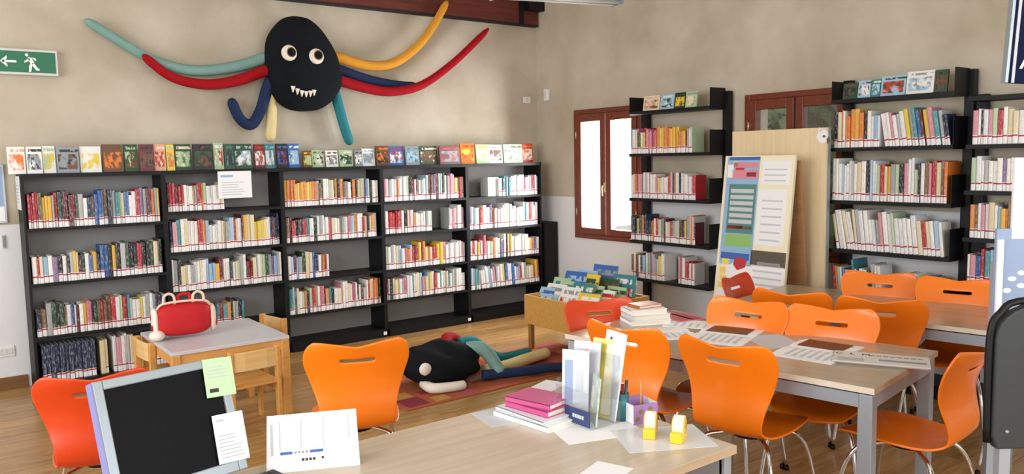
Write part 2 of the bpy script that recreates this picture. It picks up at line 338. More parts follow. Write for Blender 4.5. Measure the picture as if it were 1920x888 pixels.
def fill(frame, case, row, s0, s1, z, spec, hlo, hhi, lean=0, wlo=.014, whi=.036, depth=.3, labelled=.9):
    """frame: function (s,d) -> world xy; s along shelf (left to right), d outwards from the wall"""
    s = s0; segs = spec if isinstance(spec, list) else [(1.0, spec)]
    L = s1 - s0; ln = 0; hold = rnd.uniform(hlo, hhi); heldn = 0
    while s < s1 - .012:
        fr = (s - s0) / L; acc = 0; mix = segs[-1][1]
        for q, mm in segs:
            acc += q
            if fr < acc: mix = mm; break
        wd = min(rnd.uniform(wlo, whi), s1 - s)
        if heldn <= 0: hold = rnd.uniform(hlo, hhi); heldn = rnd.randint(1, 4)
        heldn -= 1
        h = hold + rnd.uniform(-.008, .008)
        D = min(rnd.uniform(.6, .75) * h, .2)
        kn, kc = pick(mix)
        if mix == 'navyset': wd = .03; h = hhi; 
        if lean and rnd.random() < .15:
            nl = rnd.uniform(.3, 1) * lean; s += max(0, h * (math.sin(nl) - math.sin(ln))); ln = nl
            if s > s1 - wd: break
        CASES.setdefault((case, row), 0); CASES[(case, row)] += 1
        BOOKS.append(dict(fr=frame, s=s + wd / 2, w=wd - .0015, h=h, D=D, z=z, d=depth - rnd.uniform(.012, .03), kn=kn, c=kc, case=case, row=row, n=CASES[(case, row)], lean=ln, lab=rnd.random() < labelled, lo=rnd.uniform(-.004, .004), vset=mix == 'navyset'))
        s += wd
        if ln: s += .001

def fB(x0): return lambda s, d: (x0 + s, -d)
def fR(y0): return lambda s, d: (-d, y0 - s)
# -- back wall bookcases (five alike, side by side)
UW = .975; X0 = -5.097; HT = 1.635; DP = .323
UNITS = ['leftmost', 'second', 'third', 'fourth', 'fifth']
BOARDS = [[1.235, .825, .425], [1.305, .975, .65, .32], [1.295, .975, .645, .33], [1.295, .985, .64, .345], [1.29, .96, .64, .33]]
ORD = ['top', 'second', 'third', 'fourth', 'fifth', 'sixth']
cases = []
for u in range(5):
    x0 = X0 + u * UW
    e = empty('bookcase', (x0 + UW / 2, 0, 0))
    tag(e, ['black metal bookcase at left end of the back wall row', 'black bookcase behind the low table, white notice hung on it', 'black bookcase third along the back wall, left of centre', 'black bookcase fourth along the back wall row', 'black bookcase at right end of the row nearest the corner'][u], 'bookcase', 'row of black bookcases on the back wall')
    a = UW / 2
    for s in (-1, 1):
        B(s * a - s * .018, s * a, -DP, -.025, 0, HT - .02).build('side_panel', M['black'], e)
    B(-a, a, -DP - .004, -.02, HT - .03, HT).build('top_board', M['black'], e)
    B(-a + .018, a - .018, -.04, -.03, .07, HT - .03).build('back_panel', M['backpan'], e)
    B(-a + .018, a - .018, -DP - .03, -.04, .0, .075).build('base_shelf', M['black'], e)
    for z in BOARDS[u]: B(-a + .018, a - .018, -DP, -.04, z - .024, z).build('shelf', M['black'], e)
    if u in (2, 3):
        B(a - .05, a - .015, -DP - .033, -DP - .029, .025, .055).build('floor_tag', M['white'], e)
    cases.append(e)
bo = .03
def u_(k): return fB(X0 + k * UW)
def F(k, row, a, b, spec, hlo=.2, hhi=.255, **kw):
    zs = BOARDS[k] + [.075]
    fill(u_(k), UNITS[k] + ' wall bookcase', row, bo + a * (UW - 2 * bo), bo + b * (UW - 2 * bo), zs[row], spec, hlo, hhi, depth=DP, **kw)
F(0, 0, 0, 1, [(.12, 'mixed'), (.05, 'yellow'), (.45, 'dark'), (.1, 'mixed'), (.28, 'mixed')], .2, .27)
F(0, 1, 0, .5, 'mixed', .18, .22); F(0, 1, .5, 1, [(.8, 'dark'), (.2, 'mixed')], .24, .28, wlo=.022, whi=.04)
F(0, 2, 0, 1, [(.35, 'dark'), (.65, 'mixed')], .2, .24)
F(0, 3, .02, .4, 'navyset', .27, .275); F(0, 3, .45, .52, 'yellow', .26, .27); F(0, 3, .55, .72, 'pastel', .25, .29); F(0, 3, .73, 1, 'dark', .24, .27)
F(1, 0, 0, .5, [(.3, 'red'), (.7, 'pastel')], .2, .24); F(1, 1, 0, 1, [(.15, 'mixed'), (.45, 'pastel'), (.05, 'red'), (.23, 'yellow'), (.12, 'dark')], .19, .27)
F(1, 2, 0, 1, [(.3, 'pastel'), (.7, 'mixed')], .2, .26); F(1, 3, 0, .62, [(.2, 'red'), (.8, 'mixed')], .18, .22)
F(2, 0, 0, 1, [(.25, 'orange'), (.75, 'mixed')], .2, .24); F(2, 1, 0, .97, [(.3, 'dark'), (.5, 'pastel'), (.2, 'mixed')], .19, .23)
F(2, 2, 0, .42, 'mixed', .19, .24); F(2, 3, 0, 1, 'mixed', .17, .24)
F(3, 0, 0, 1, [(.35, 'pastel'), (.3, 'mixed'), (.35, 'pastel')], .2, .26); F(3, 1, 0, .58, [(.4, 'red'), (.6, 'pastel')], .18, .22); F(3, 1, .79, 1, 'light', .2, .26)
F(3, 2, 0, 1, [(.3, 'pastel'), (.4, 'warm'), (.3, 'pastel')], .18, .24); F(3, 3, 0, 1, [(.2, 'warm'), (.8, 'light')], .18, .24)
F(4, 0, .42, 1, 'light', .18, .22); F(4, 1, 0, 1, 'light', .19, .25); F(4, 2, 0, 1, 'light', .18, .25); F(4, 3, 0, 1, [(.8, 'light'), (.2, 'warm')], .18, .25, lean=.12)
bb = B(-.1, .04, -.28, -.14, 0, .2).build('magazine_file', M['offw'], None, (X0 + 4 * UW + .39, 0, BOARDS[4][0]), bevel=.003)
tag(bb, 'blank white box file left of books on top shelf of fifth bookcase', 'box file')

# -- cantilever shelf units on the right-hand wall
def runit(y0, y1, levels, ztop, label, left_top_plate=True, plates=True, base=True):
    e = empty('shelf_unit', (0, (y0 + y1) / 2, 0)); tag(e, label, 'shelf unit', 'black shelf units along the window wall')
    a = (y0 - y1) / 2; bk = M['black']
    for s in (-1, 1): B(-.09, -.03, s * a - .03, s * a + .03, 0, ztop).build('upright', bk, e)
    for z in levels:
        sh = B(-.3, -.09, -a, a, z - .028, z).build('shelf', bk, e)
        if plates: B(-.295, -.09, -a, -a + .004, z, z + (.155 if z > 2 else .19)).build('end_plate', bk, sh)
        if plates and z > 2: B(-.295, -.09, a - .004, a, z, z + .135).build('end_plate', bk, sh)
    if base: B(-.32, -.03, -a, a, 0, .1).build('base_shelf', bk, e)
    return e
R1 = (-1.735, -2.68); R2 = (-3.795, -4.665); R3 = (-4.745, -5.68)
L1 = [2.095, 1.705, 1.29, .895, .535]; L2 = [2.065, 1.715, 1.33, .97, .6]; L3 = [2.02, 1.715, 1.42, 1.115, .81]
runit(*R1, L1, 2.225, 'tall black open shelf unit between window and plywood board')
runit(*R2, L2, 2.215, 'tall black open shelf unit right of the plywood board')
runit(*R3, L3, 2.045, 'black open shelf unit cut off by right picture edge', plates=False)
def G(un, y0, row, a, b, z, spec, hlo=.19, hhi=.24, **kw): fill(fR(y0), un, row, a, b, z, spec, hlo, hhi, depth=.3, **kw)
n1 = 'shelf unit beside window'; n2 = 'shelf unit right of plywood'; n3 = 'right-edge shelf unit'
G(n1, R1[0], 1, .0, .74, L1[1], [(.2, 'mixed'), (.2, 'redpink'), (.45, 'orange'), (.15, 'pastel')]); G(n1, R1[0], 2, .0, .78, L1[2], [(.85, 'pastel'), (.15, 'redpink')])
G(n1, R1[0], 3, .0, .78, L1[3], [(.35, 'dark'), (.65, 'mixed')], .18, .25); G(n1, R1[0], 4, 0, .42, L1[4], 'mixed', .2, .26); G(n1, R1[0], 4, .58, .78, L1[4], 'redpink', .18, .24)
G(n2, R2[0], 1, .01, .85, L2[1], [(.1, 'pastel'), (.15, 'orange'), (.35, 'pastel'), (.4, 'mixed')], .2, .27, lean=.3)
G(n2, R2[0], 2, .01, .84, L2[2], [(.8, 'pastel'), (.2, 'mixed')], .23, .3); G(n2, R2[0], 3, .01, .83, L2[3], 'pastel', .22, .3, lean=.2)
G(n2, R2[0], 4, .01, .43, L2[4], [(.3, 'light'), (.7, 'mixed')], .22, .3, lean=.15); G(n2, R2[0], 4, .52, .8, L2[4], 'mixed', .2, .23)
for r_, sp in ((1, 'warm'), (2, 'light'), (3, 'mixed'), (4, 'mixed')): G(n3, R3[0], r_, .03, .88, L3[r_], [(.3, 'light'), (.7, sp)] if r_ < 3 else sp, .19, .235)

def book_mesh(mb, cols, uvs, b, X):
    w, h, D = b['w'] / 2, b['h'], b['D']; k = min(.3 * w, .006); t = .003
    P = [(-w, 0), (-w, D - k), (-w * .5, D), (w * .5, D), (w, D - k), (w, 0)]
    Q = [(-w + t * .6, .004), (-w + t * .6, D - k - .002), (-w * .5, D - .004), (w * .5, D - .004), (w - t * .6, D - k - .002), (w - t * .6, .004)]
    vs = [X @ Vector((x, -d, 0)) for x, d in P] + [X @ Vector((x, -d, h)) for x, d in P] + [X @ Vector((x, -d, h)) for x, d in Q] + [X @ Vector((x, -d, h - .005)) for x, d in Q]
    n0 = len(mb[0]); mb[0] += [tuple(v) for v in vs]
    cc = lin(b['c']); pg = lin('#e3dccb')
    def face(ix, col, sp=False):
        mb[1].append([n0 + i for i in ix])
        for i in ix:
            cols.append(col); z = (0 if i < 6 else h); uvs.append((1.0 if sp else 0.0, z + b['lo'] + (0 if b['lab'] else .1)))
    for i in range(5): face((i, i + 1, 7 + i, 6 + i)[::-1], cc, sp=1 <= i <= 3)
    face((5, 0, 6, 11)[::-1], pg); face((0, 1, 2, 3, 4, 5), cc)
    for i in range(6): j = (i + 1) % 6; face((6 + i, 6 + j, 12 + j, 12 + i)[::-1], cc); face((12 + i, 12 + j, 18 + j, 18 + i)[::-1], cc)
    face((18, 19, 20, 21, 22, 23)[::-1], pg)
def finish(mb, cols, uvs, name):
    me = bpy.data.meshes.new(name); me.from_pydata(mb[0], [], mb[1]); me.update()
    ca = me.color_attributes.new('Col', 'FLOAT_COLOR', 'CORNER'); ca.data.foreach_set('color', [x for c in cols for x in c])
    uv = me.uv_layers.new(name='UVMap'); uv.data.foreach_set('uv', [x for c in uvs for x in c])
    me.materials.append(M['book']); o = bpy.data.objects.new(name, me); COL.objects.link(o)
    return o
def ordn(n): return str(n) + ('th' if 10 <= n % 100 <= 20 else {1: 'st', 2: 'nd', 3: 'rd'}.get(n % 10, 'th'))
for b in BOOKS:
    xw, yw = b['fr'](b['s'], b['d'] - b['D']); fx, fy = b['fr'](b['s'], b['d'])
    b['X'] = Matrix.Translation((xw, yw, b['z'])) @ Matrix.Rotation(0 if abs(fx - xw) < 1e-6 else R(-90), 4, 'Z') @ Matrix.Translation((-b['w'] / 2, 0, 0)) @ Matrix.Rotation(-b['lean'], 4, 'Y') @ Matrix.Translation((b['w'] / 2, 0, 0))
    px, py, z = proj((fx, fy, b['z'] + b['h'] / 2)); view = abs((Vector((fx, fy, 1)) - CAM).normalized().dot(Vector((fx - xw, fy - yw, 0)).normalized()))
    hid = px > 1885 or (px < 1340 and px > 270 and py > 690) or (1545 < px and py > 520) or (300 < px < 395 and 530 < py < 625)
    b['area'] = 0 if hid else b['w'] * b['h'] / z ** 2 * view
BOOKS.sort(key=lambda b: -b['area'])
for b in BOOKS[:300]:
    mb = [[], []]; cs = []; us = []; book_mesh(mb, cs, us, b, Matrix.Identity(4)); o = finish(mb, cs, us, 'book'); o.matrix_world = b['X']
    if b['row'] <= 5:
        tag(o, f"{b['kn']} library book, {ordn(b['n'])} from left on {ORD[b['row']]} shelf, {b['case']}", 'book', 'library books standing on the black shelves')
mb = [[], []]; cs = []; us = []
for b in BOOKS[300:]: book_mesh(mb, cs, us, b, b['X'])
o = finish(mb, cs, us, 'shelved_books'); tag(o, 'remaining narrow library books crowding the more distant black shelves', 'books', None, 'stuff')
print('books', len(BOOKS))

# face-out picture books
NAMES = dict(W='white', O='orange', G='dark green', B='blue', Y='yellow', R='red', K='black', N='brown', T='teal', L='pale green', P='peach', M='maroon', E='grey', C='cream', A='pale blue')
HEX = dict(W='#e8e8e4', O='#e07a1f', G='#2f4d33', B='#3c66ab', Y='#e5c63a', R='#c03426', K='#22252a', N='#6b4630', T='#3b8288', L='#a9c69a', P='#e2a98a', M='#6a2630', E='#8f959b', C='#e3d7b8', A='#9dc0da')
cov_n = [0]
def picture_book(loc, w, h, code, rz, tilt, label, group, t=.012, cat='picture book'):
    cov_n[0] += 1
    m = covermat('picture_cover', HEX[code[0]], HEX[code[1]], HEX[code[2]], cov_n[0])
    e = empty('picture_book', loc, rz); e.rotation_euler = (tilt, 0, rz)
    mb = MB(); mb.box(-w / 2, w / 2, -t, -t + .002, 0, h); mb.box(-w / 2, w / 2, -.002, 0, 0, h); mb.box(-w / 2, -w / 2 + .002, -t, 0, 0, h)
    mb.build('cover', m, e); B(-w / 2 + .002, w / 2 - .004, -t + .002, -.002, .003, h - .003).build('page_block', mat('book_pages', '#e6dfce', .8), e)
    tag(e, label, cat, group)
    return e
DISP = [(-5.16, -5.047, .2, 'WOP'), (-5.04, -4.94, .2, 'WEK'), (-4.935, -4.85, .205, 'WYL'), (-4.845, -4.695, .195, 'ENK'), (-4.685, -4.54, .2, 'WYW'), (-4.53, -4.385, .215, 'NON'), (-4.375, -4.27, .215, 'GNL'), (-4.265, -4.155, .215, 'MNK'),
 (-4.15, -4.065, .215, 'PRC'), (-4.06, -4.0, .21, 'YOL'), (-3.995, -3.86, .215, 'GLC'), (-3.85, -3.69, .215, 'KGN'), (-3.68, -3.6, .225, 'LRW'), (-3.595, -3.515, .215, 'GKT'), (-3.51, -3.355, .215, 'GWA'), (-3.34, -3.245, .21, 'MWR'), (-3.24, -3.155, .215, 'TWA'), (-3.145, -3.04, .215, 'KMB'), (-3.03, -2.925, .215, 'BAW'),
 (-2.90, -2.815, .15, 'NLY'), (-2.81, -2.69, .155, 'LWN'), (-2.68, -2.56, .15, 'WEN'), (-2.54, -2.405, .155, 'LGW'), (-2.39, -2.31, .15, 'EWK'), (-2.305, -2.175, .165, 'WEA'), (-2.165, -2.03, .19, 'NKO'), (-2.02, -1.855, .185, 'BWR'), (-1.845, -1.69, .185, 'EAT'), (-1.68, -1.47, .185, 'GNC'), (-1.46, -1.2, .185, 'MER'), (-1.185, -1.015, .21, 'OYR'), (-1.005, -.84, .2, 'LWY'), (-.83, -.655, .195, 'WNE'), (-.645, -.395, .2, 'LWG'), (-.385, -.235, .205, 'RWO')]
for i, (a, b, h, code) in enumerate(DISP):
    al = ['tall', 'small'][h < .17]
    picture_book(((a + b) / 2, -.2 - .015 * (i % 2), HT), b - a, h, code, rnd.uniform(-.08, .08), R(-6), f"{NAMES[code[0]]} and {NAMES[code[1]]} picture book, {ordn(i + 1)} from left along the bookcase tops", 'picture books displayed on top of the bookcases')
for i, (a, b, h, code) in enumerate([(.13, .33, .135, 'CNP'), (.34, .5, .135, 'AGW'), (.51, .63, .14, 'KYG'), (.635, .76, .14, 'LCE')]):
    picture_book((-.24, R1[0] - (a + b) / 2, L1[0]), b - a, h, code, R(-90), R(-8), f"{NAMES[code[0]]} picture book, {ordn(i + 1)} from left on top of the window-side shelf unit", 'picture books on top of window-side shelf unit')
for i, (a, b, h, code) in enumerate([(.06, .17, .115, 'GKN'), (.175, .27, .125, 'AWN'), (.275, .34, .125, 'TAW'), (.345, .52, .14, 'ARG'), (.525, .71, .155, 'WAE'), (.715, .8, .15, 'GNK')]):
    picture_book((-.24, R2[0] - (a + b) / 2, L2[0]), b - a, h, code, R(-90), R(-8), f"{NAMES[code[0]]} picture book, {ordn(i + 1)} from left atop shelf unit right of plywood", 'picture books on top of plywood-side shelf unit')

# ---------------------------------------------------------------- orange shell chairs
def shell_bm():
    # profile (y forward, z up) from seat front lip to top of back, and half width
    prof = [(.235, .415, .135), (.225, .432, .160), (.19, .443, .180), (.12, .447, .195), (.04, .443, .199), (-.04, .437, .193), (-.11, .435, .180), (-.155, .440, .167), (-.190, .455, .158), (-.213, .480, .154), (-.224, .515, .157), (-.222, .555, .165),
            (-.215, .595, .177), (-.214, .635, .191), (-.220, .675, .205), (-.232, .71, .218), (-.2405, .732, .2225), (-.2475, .748, .2235), (-.258, .770, .222), (-.268, .79, .215), (-.276, .808, .2), (-.281, .82, .178)]
    prof = [(y, z if z < .46 or y > -.18 else .46 + (z - .46) * 1.1, hw) for y, z, hw in prof]
    us = [-1, -.96, -.88, -.75, -.6, -.36, -.34, -.24, -.12, 0, .12, .24, .34, .36, .6, .75, .88, .96, 1]
    vs = []; n = len(prof); m = len(us)
    for i, (y, z, hw) in enumerate(prof):
        back = max(0, min(1, (z - .46) / .2)) if y < -.15 else 0
        for u in us:
            x = u * hw
            yy = y + back * .035 * (u * u)               # curved around the sitter
            zz = z + (0 if back else .012 * u * u)
            if i >= n - 6:                                # dip in the middle of the top rim
                zz -= .028 * (1 - abs(u)) ** 1.4 * ((i - (n - 7)) / 6) ** 1.5 * (1 if abs(u) < 1 else 0)
            vs.append((x, yy, zz))
    fs = []
    for i in range(n - 1):
        for k in range(m - 1):
            if i == 16 and 6 <= k <= 11: continue        # grip slot
            fs.append((i * m + k, i * m + k + 1, (i + 1) * m + k + 1, (i + 1) * m + k))
    mb = MB(); mb.add(vs, fs, 0, True); return mb
def make_chair(colmat):
    e = empty('shell_chair')
    s = shell_bm().build('seat_shell', colmat, e)
    md = s.modifiers.new('thick', 'SOLIDIFY'); md.thickness = .011; md.offset = 0
    md = s.modifiers.new('sub', 'SUBSURF'); md.levels = 1; md.render_levels = 2
    ch = M['chrome']
    for sx in (-1, 1):
        for sy in (-1, 1):
            p = smooth([(sx * .035, sy * .03 - .0, .41), (sx * .1, sy * .085, .405), (sx * .15, sy * .14, .385), (sx * .185, sy * .185, .28), (sx * .22, sy * .225, .012)], 4)
            lg = MB().tube(p, .0095, 10).build('leg', ch, e)
            MB().lathe([(.0, 0), (.013, 0), (.013, .018), (.011, .022)], 10, 0, 'z', (sx * .22, sy * .225, 0)).build('foot_cap', M['blk'], lg)
    MB().lathe([(0, .395), (.075, .395), (.08, .4), (.08, .424), (0, .43)], 18).build('mount_plate', M['blk'], e)
    return e
proto = {'orange': make_chair(M['orange']), 'red': make_chair(M['red_or'])}
used = set()
def chair(topx, topy, fx, fy, label, paint='orange', group='orange shell chairs around the tables'):
    l = math.hypot(fx, fy); fx /= l; fy /= l
    topx = CAM.x + (topx - CAM.x) * .965; topy = CAM.y + (topy - CAM.y) * .965
    o = proto[paint] if paint not in used else copy_tree(proto[paint]); used.add(paint)
    o.location = (topx + fx * .26, topy + fy * .26, 0); o.rotation_euler.z = math.atan2(fy, fx) - R(90)
    tag(o, label, 'chair', group); return o
chair(-4.18, -3.80, .38, .925, 'orange shell chair standing alone behind the desk, back turned').scale = (1.05, 1.05, 1.05)
chair(-5.21, -3.436, .24, .97, 'vermilion shell chair half hidden behind the computer monitor', 'red')
chair(-3.03, -4.36, .985, .16, 'orange shell chair behind brochure holder, near side of middle table')
chair(-2.955, -4.9, .985, .16, 'large orange shell chair seen from behind, near side of middle table')
chair(-2.03, -4.36, -.97, -.2, 'orange shell chair at far side of middle table, left one')
chair(-1.90, -4.79, -.94, -.34, 'orange shell chair at far side of middle table, right one')
chair(-1.6, -4.34, .95, .3, 'orange shell chair at near side of far table, left one')
chair(-1.46, -4.82, .93, .36, 'orange shell chair at near side of far table, right one')
chair(-1.10, -3.54, .2, -.98, 'vermilion shell chair in front of the poster board', 'red')
chair(-.53, -4.32, -.93, -.36, 'orange shell chair before the bookshelves, far side of far table, left')
chair(-.445, -4.79, -.96, -.27, 'orange shell chair before the bookshelves, far side of far table, right')
chair(-2.25, -5.66, -.08, .99, 'orange shell chair at right-hand end of middle table, seen sideways')
chair(-2.46, -3.58, -.39, -.92, 'vermilion shell chair beside the wooden book trolley', 'red')
chair(-1.0, -5.78, -.1, .99, 'orange shell chair at far table end mostly behind black panel')

# ---------------------------------------------------------------- tables
def table(loc, rz, L, W, label, name='reading_table', h=.74):
    e = empty(name, loc, rz); a, b = L / 2, W / 2
    t = B(-a, a, -b, b, h - .026, h).build('table_top', M['top'], e, bevel=.002)
    eb = MB(); eb.box(-a - .002, a + .002, b, b + .002, h - .026, h - .001); eb.box(-a - .002, a + .002, -b - .002, -b, h - .026, h - .001); eb.build('edge_band', M['topedge'], t)
    eb = MB(); eb.box(-a - .002, -a, -b, b, h - .026, h - .001); eb.box(a, a + .002, -b, b, h - .026, h - .001); eb.build('edge_band', M['deskedge'], t)
    B(-a + .02, a - .02, -b + .02, b - .02, h - .034, h - .026).build('shadow_gap', M['blackline'], e)
    i = .008
    for s in (-1, 1):
        B(-a + .06, a - .06, s * (b - i), s * (b - i - .03), h - .09, h - .034).build('apron_rail', M['steel'], e)
        B(s * (a - i), s * (a - i - .03), -b + .06, b - .06, h - .09, h - .034).build('apron_rail', M['steel'], e)
        for q in (-1, 1): B(s * (a - i), s * (a - i - .058), q * (b - i), q * (b - i - .058), 0, h - .034).build('leg', M['steel'], e, bevel=.003)
    tag(e, label, 'table', 'wood-topped tables with grey steel legs'); return e
table((-2.48, -4.636, 0), R(99), 1.6, .82, 'wood-topped table with grey legs in the middle, magazines on it')
table((-1.03, -4.606, 0), R(99), 1.6, .82, 'wood-topped table with grey legs farthest back by the bookshelves')
# service desk
dk = empty('service_desk', (-4.69, -5.11, 0)); tag(dk, 'wood-topped service desk in the foreground', 'desk', None)
t = B(-1.0, 1.0, -.42, .42, .712, .74).build('desk_top', woodmat('desk_laminate', '#bdad98', '#cdbeaa', .22, (1, 16, 16), 1.6), dk, bevel=.002)
B(1.0, 1.002, -.42, .42, .713, .739).build('edge_band', M['deskedge'], t); B(-1, 1, -.422, -.42, .713, .739).build('edge_band', M['deskedge'], t); B(-1, 1, .42, .422, .713, .739).build('edge_band', M['topedge'], t)
for s in (-1, 1):
    B(s * .985, s * .955, -.4, .4, .03, .70).build('end_panel', M['steel'], dk, bevel=.003); B(s * .99, s * .95, -.4, .4, 0, .03).build('foot_rail', M['black'], dk)
    for q in (-1, 1): B(s * .955, s * .99, q * .385, q * .41, .03, .712).build('leg', M['steel'], dk, bevel=.003)
B(-.955, .955, .35, .368, .3, .7).build('modesty_panel', M['steel'], dk)
B(.985, .987, -.2, -.14, .655, .672).build('maker_plate', M['white'], dk)

# ---------------------------------------------------------------- plush octopus on the wall
def arm(parent, pts, y, m, r0, r1, yend=None):
    n = len(pts); P = [(x, (y if yend is None else y + (yend - y) * i / (n - 1)), z) for i, (x, z) in enumerate(pts)]
    sp = smooth(P, 6); k = len(sp); rr = [r0 + (r1 - r0) * i / (k - 1) for i in range(k)]
    rr[-1] = r1 * .35; rr[-2] = r1 * .8
    o = MB().tube(sp, rr, 12).build('arm', m, parent); o.location = -Vector(parent.location); return o
def octopus_body(parent, outline, yb, depth, m):
    mb = MB(); cx = sum(p[0] for p in outline) / len(outline); cz = sum(p[1] for p in outline) / len(outline)
    P = smooth([(x, 0, z) for x, z in outline + outline[:1]], 3)[:-1]; n = len(P); vs = []; K = 10
    for k in range(-4, K + 1):
        a = k / K * math.pi / 2; s = math.cos(a) if k >= 0 else math.cos(a) ; yy = yb - depth * math.sin(a) if k >= 0 else yb - .5 * depth * math.sin(a)
        vs += [(cx + (p.x - cx) * s, yy, cz + (p.z - cz) * s) for p in P]
    R_ = K + 5
    mb.add(vs, [(i * n + j, i * n + (j + 1) % n, (i + 1) * n + (j + 1) % n, (i + 1) * n + j) for i in range(R_ - 1) for j in range(n)], 0, True)
    o = mb.build('body', m, parent); o.location = -Vector(parent.location); return o
oc = empty('plush_octopus', (-2.83, -.15, 1.8)); tag(oc, 'giant black felt octopus with colourful arms hung on the wall', 'plush toy')
body = [(-2.9, 2.98), (-2.78, 2.97), (-2.67, 2.9), (-2.58, 2.79), (-2.51, 2.67), (-2.47, 2.53), (-2.46, 2.41), (-2.51, 2.31), (-2.59, 2.22), (-2.7, 2.16), (-2.84, 2.14), (-2.97, 2.15), (-3.07, 2.2), (-3.13, 2.28), (-3.16, 2.38), (-3.18, 2.5), (-3.18, 2.64), (-3.16, 2.76), (-3.09, 2.87), (-3.0, 2.95)]
bd = octopus_body(oc, body, -.15, .17, M['felt_black'])
arm(oc, [(-3.05, 2.6), (-3.16, 2.6), (-3.36, 2.53), (-3.61, 2.475), (-3.83, 2.465), (-4.04, 2.51), (-4.19, 2.58), (-4.36, 2.68), (-4.57, 2.81)], -.10, M['felt_teal'], .052, .036)
arm(oc, [(-3.05, 2.52), (-3.17, 2.49), (-3.4, 2.4), (-3.63, 2.35), (-3.84, 2.36), (-4.01, 2.42), (-4.18, 2.56)], -.13, M['felt_red'], .052, .036, -.16)
arm(oc, [(-2.6, 2.66), (-2.47, 2.645), (-2.17, 2.59), (-1.88, 2.63), (-1.6, 2.82), (-1.41, 3.04), (-1.25, 3.28)], -.12, M['felt_or'], .052, .036)
arm(oc, [(-2.6, 2.47), (-2.48, 2.43), (-2.18, 2.365), (-1.92, 2.35), (-1.59, 2.43), (-1.2, 2.68), (-.77, 3.04)], -.16, M['felt_red'], .055, .034)
arm(oc, [(-2.6, 2.58), (-2.46, 2.54), (-2.16, 2.46), (-1.85, 2.42), (-1.62, 2.42)], -.1, M['felt_navy'], .05, .04)
arm(oc, [(-3.05, 2.5), (-3.15, 2.37), (-3.23, 2.15), (-3.32, 2.02), (-3.42, 2.07), (-3.49, 2.24)], -.13, M['felt_navy'], .052, .045)
arm(oc, [(-3.10, 2.4), (-3.12, 2.3), (-3.13, 2.06), (-3.15, 1.87)], -.1, M['felt_cream'], .052, .046)
arm(oc, [(-2.55, 2.42), (-2.5, 2.29), (-2.43, 2.02), (-2.37, 1.84)], -.1, M['felt_teal2'], .05, .044)
ol = -Vector(oc.location)
for (ex, ez, px, pz) in ((-3.025, 2.63, -3.01, 2.635), (-2.775, 2.615, -2.762, 2.625)):
    ey = MB().lathe([(.0, -.012), (.05, -.01), (.068, 0), (.066, .02)], 24, 0, 'y', (ex, -.325, ez)).build('eye', M['felt_white'], oc); ey.location = ol
    pu = MB().lathe([(.0, -.008), (.028, -.006), (.036, 0), (.036, .01)], 18, 0, 'y', (px, -.337, pz)).build('pupil', M['felt_black'], ey)
    MB().lathe([(.036, -.004), (.044, -.002), (.044, .008)], 18, 0, 'y', (px, -.335, pz)).build('iris', mat('brown_felt', '#8a6a40', .9), ey)
for i, (x, z) in enumerate(((-2.995, 2.335), (-2.955, 2.315), (-2.915, 2.30), (-2.875, 2.295), (-2.835, 2.30), (-2.80, 2.31))):
    mb = MB(); mb.add([(x - .019, -.306, z + .014), (x + .019, -.306, z + .012), (x, -.302, z - .04), (x - .019, -.29, z + .014), (x + .019, -.29, z + .012), (x, -.28, z - .04)], [(0, 2, 1), (3, 4, 5), (0, 1, 4, 3), (1, 2, 5, 4), (2, 0, 3, 5)])
    o = mb.build('tooth', M['felt_white'], oc); o.location = ol

# ---------------------------------------------------------------- wall fittings and notices
ex = empty('exit_sign', (-5.04, 0, 2.467)); tag(ex, 'green emergency exit sign with running figure and arrow', 'exit sign')
B(-.27, .27, -.075, 0, -.095, .095).build('housing', M['offw'], ex, bevel=.004); B(-.255, .255, -.079, -.075, -.077, .077).build('green_face', M['green'], ex)
g = MB(); Y0, Y1 = -.0815, -.079
def poly(mb, pts, y0, y1, mi=0):
    n = len(pts); mb.add([(x, y0, z) for x, z in pts] + [(x, y1, z) for x, z in pts], [tuple(range(n)), tuple(range(2 * n - 1, n - 1, -1))] + [(i, n + i, n + (i + 1) % n, (i + 1) % n) for i in range(n)], mi)
poly(g, [(.0, .0075), (-.09, .0075), (-.09, -.0075), (.0, -.0075)], Y0, Y1)
for s in (1, -1): poly(g, [(-.105, 0), (-.06, s * .042), (-.06, s * .02), (-.08, 0)][::s], Y0, Y1)
g.build('arrow', M['white'], ex)
g = MB(); poly(g, [(.068 + .011 * math.cos(a * .7854), .052 + .012 * math.sin(a * .7854)) for a in range(8)], Y0, Y1)
for q in ([(.075, .04), (.1, .03), (.115, -.005), (.098, -.02), (.08, .005)], [(.083, .03), (.05, .005), (.05, -.007), (.088, .012)], [(.1, .035), (.125, .03), (.128, .012), (.118, .012), (.112, .022)],
          [(.1, -.005), (.118, -.015), (.135, -.045), (.145, -.045), (.145, -.06), (.125, -.06), (.1, -.025)], [(.088, -.008), (.1, -.02), (.092, -.06), (.09, -.072), (.075, -.072), (.08, -.03)]): poly(g, q, Y0, Y1)
g.build('running_figure', M['white'], ex)

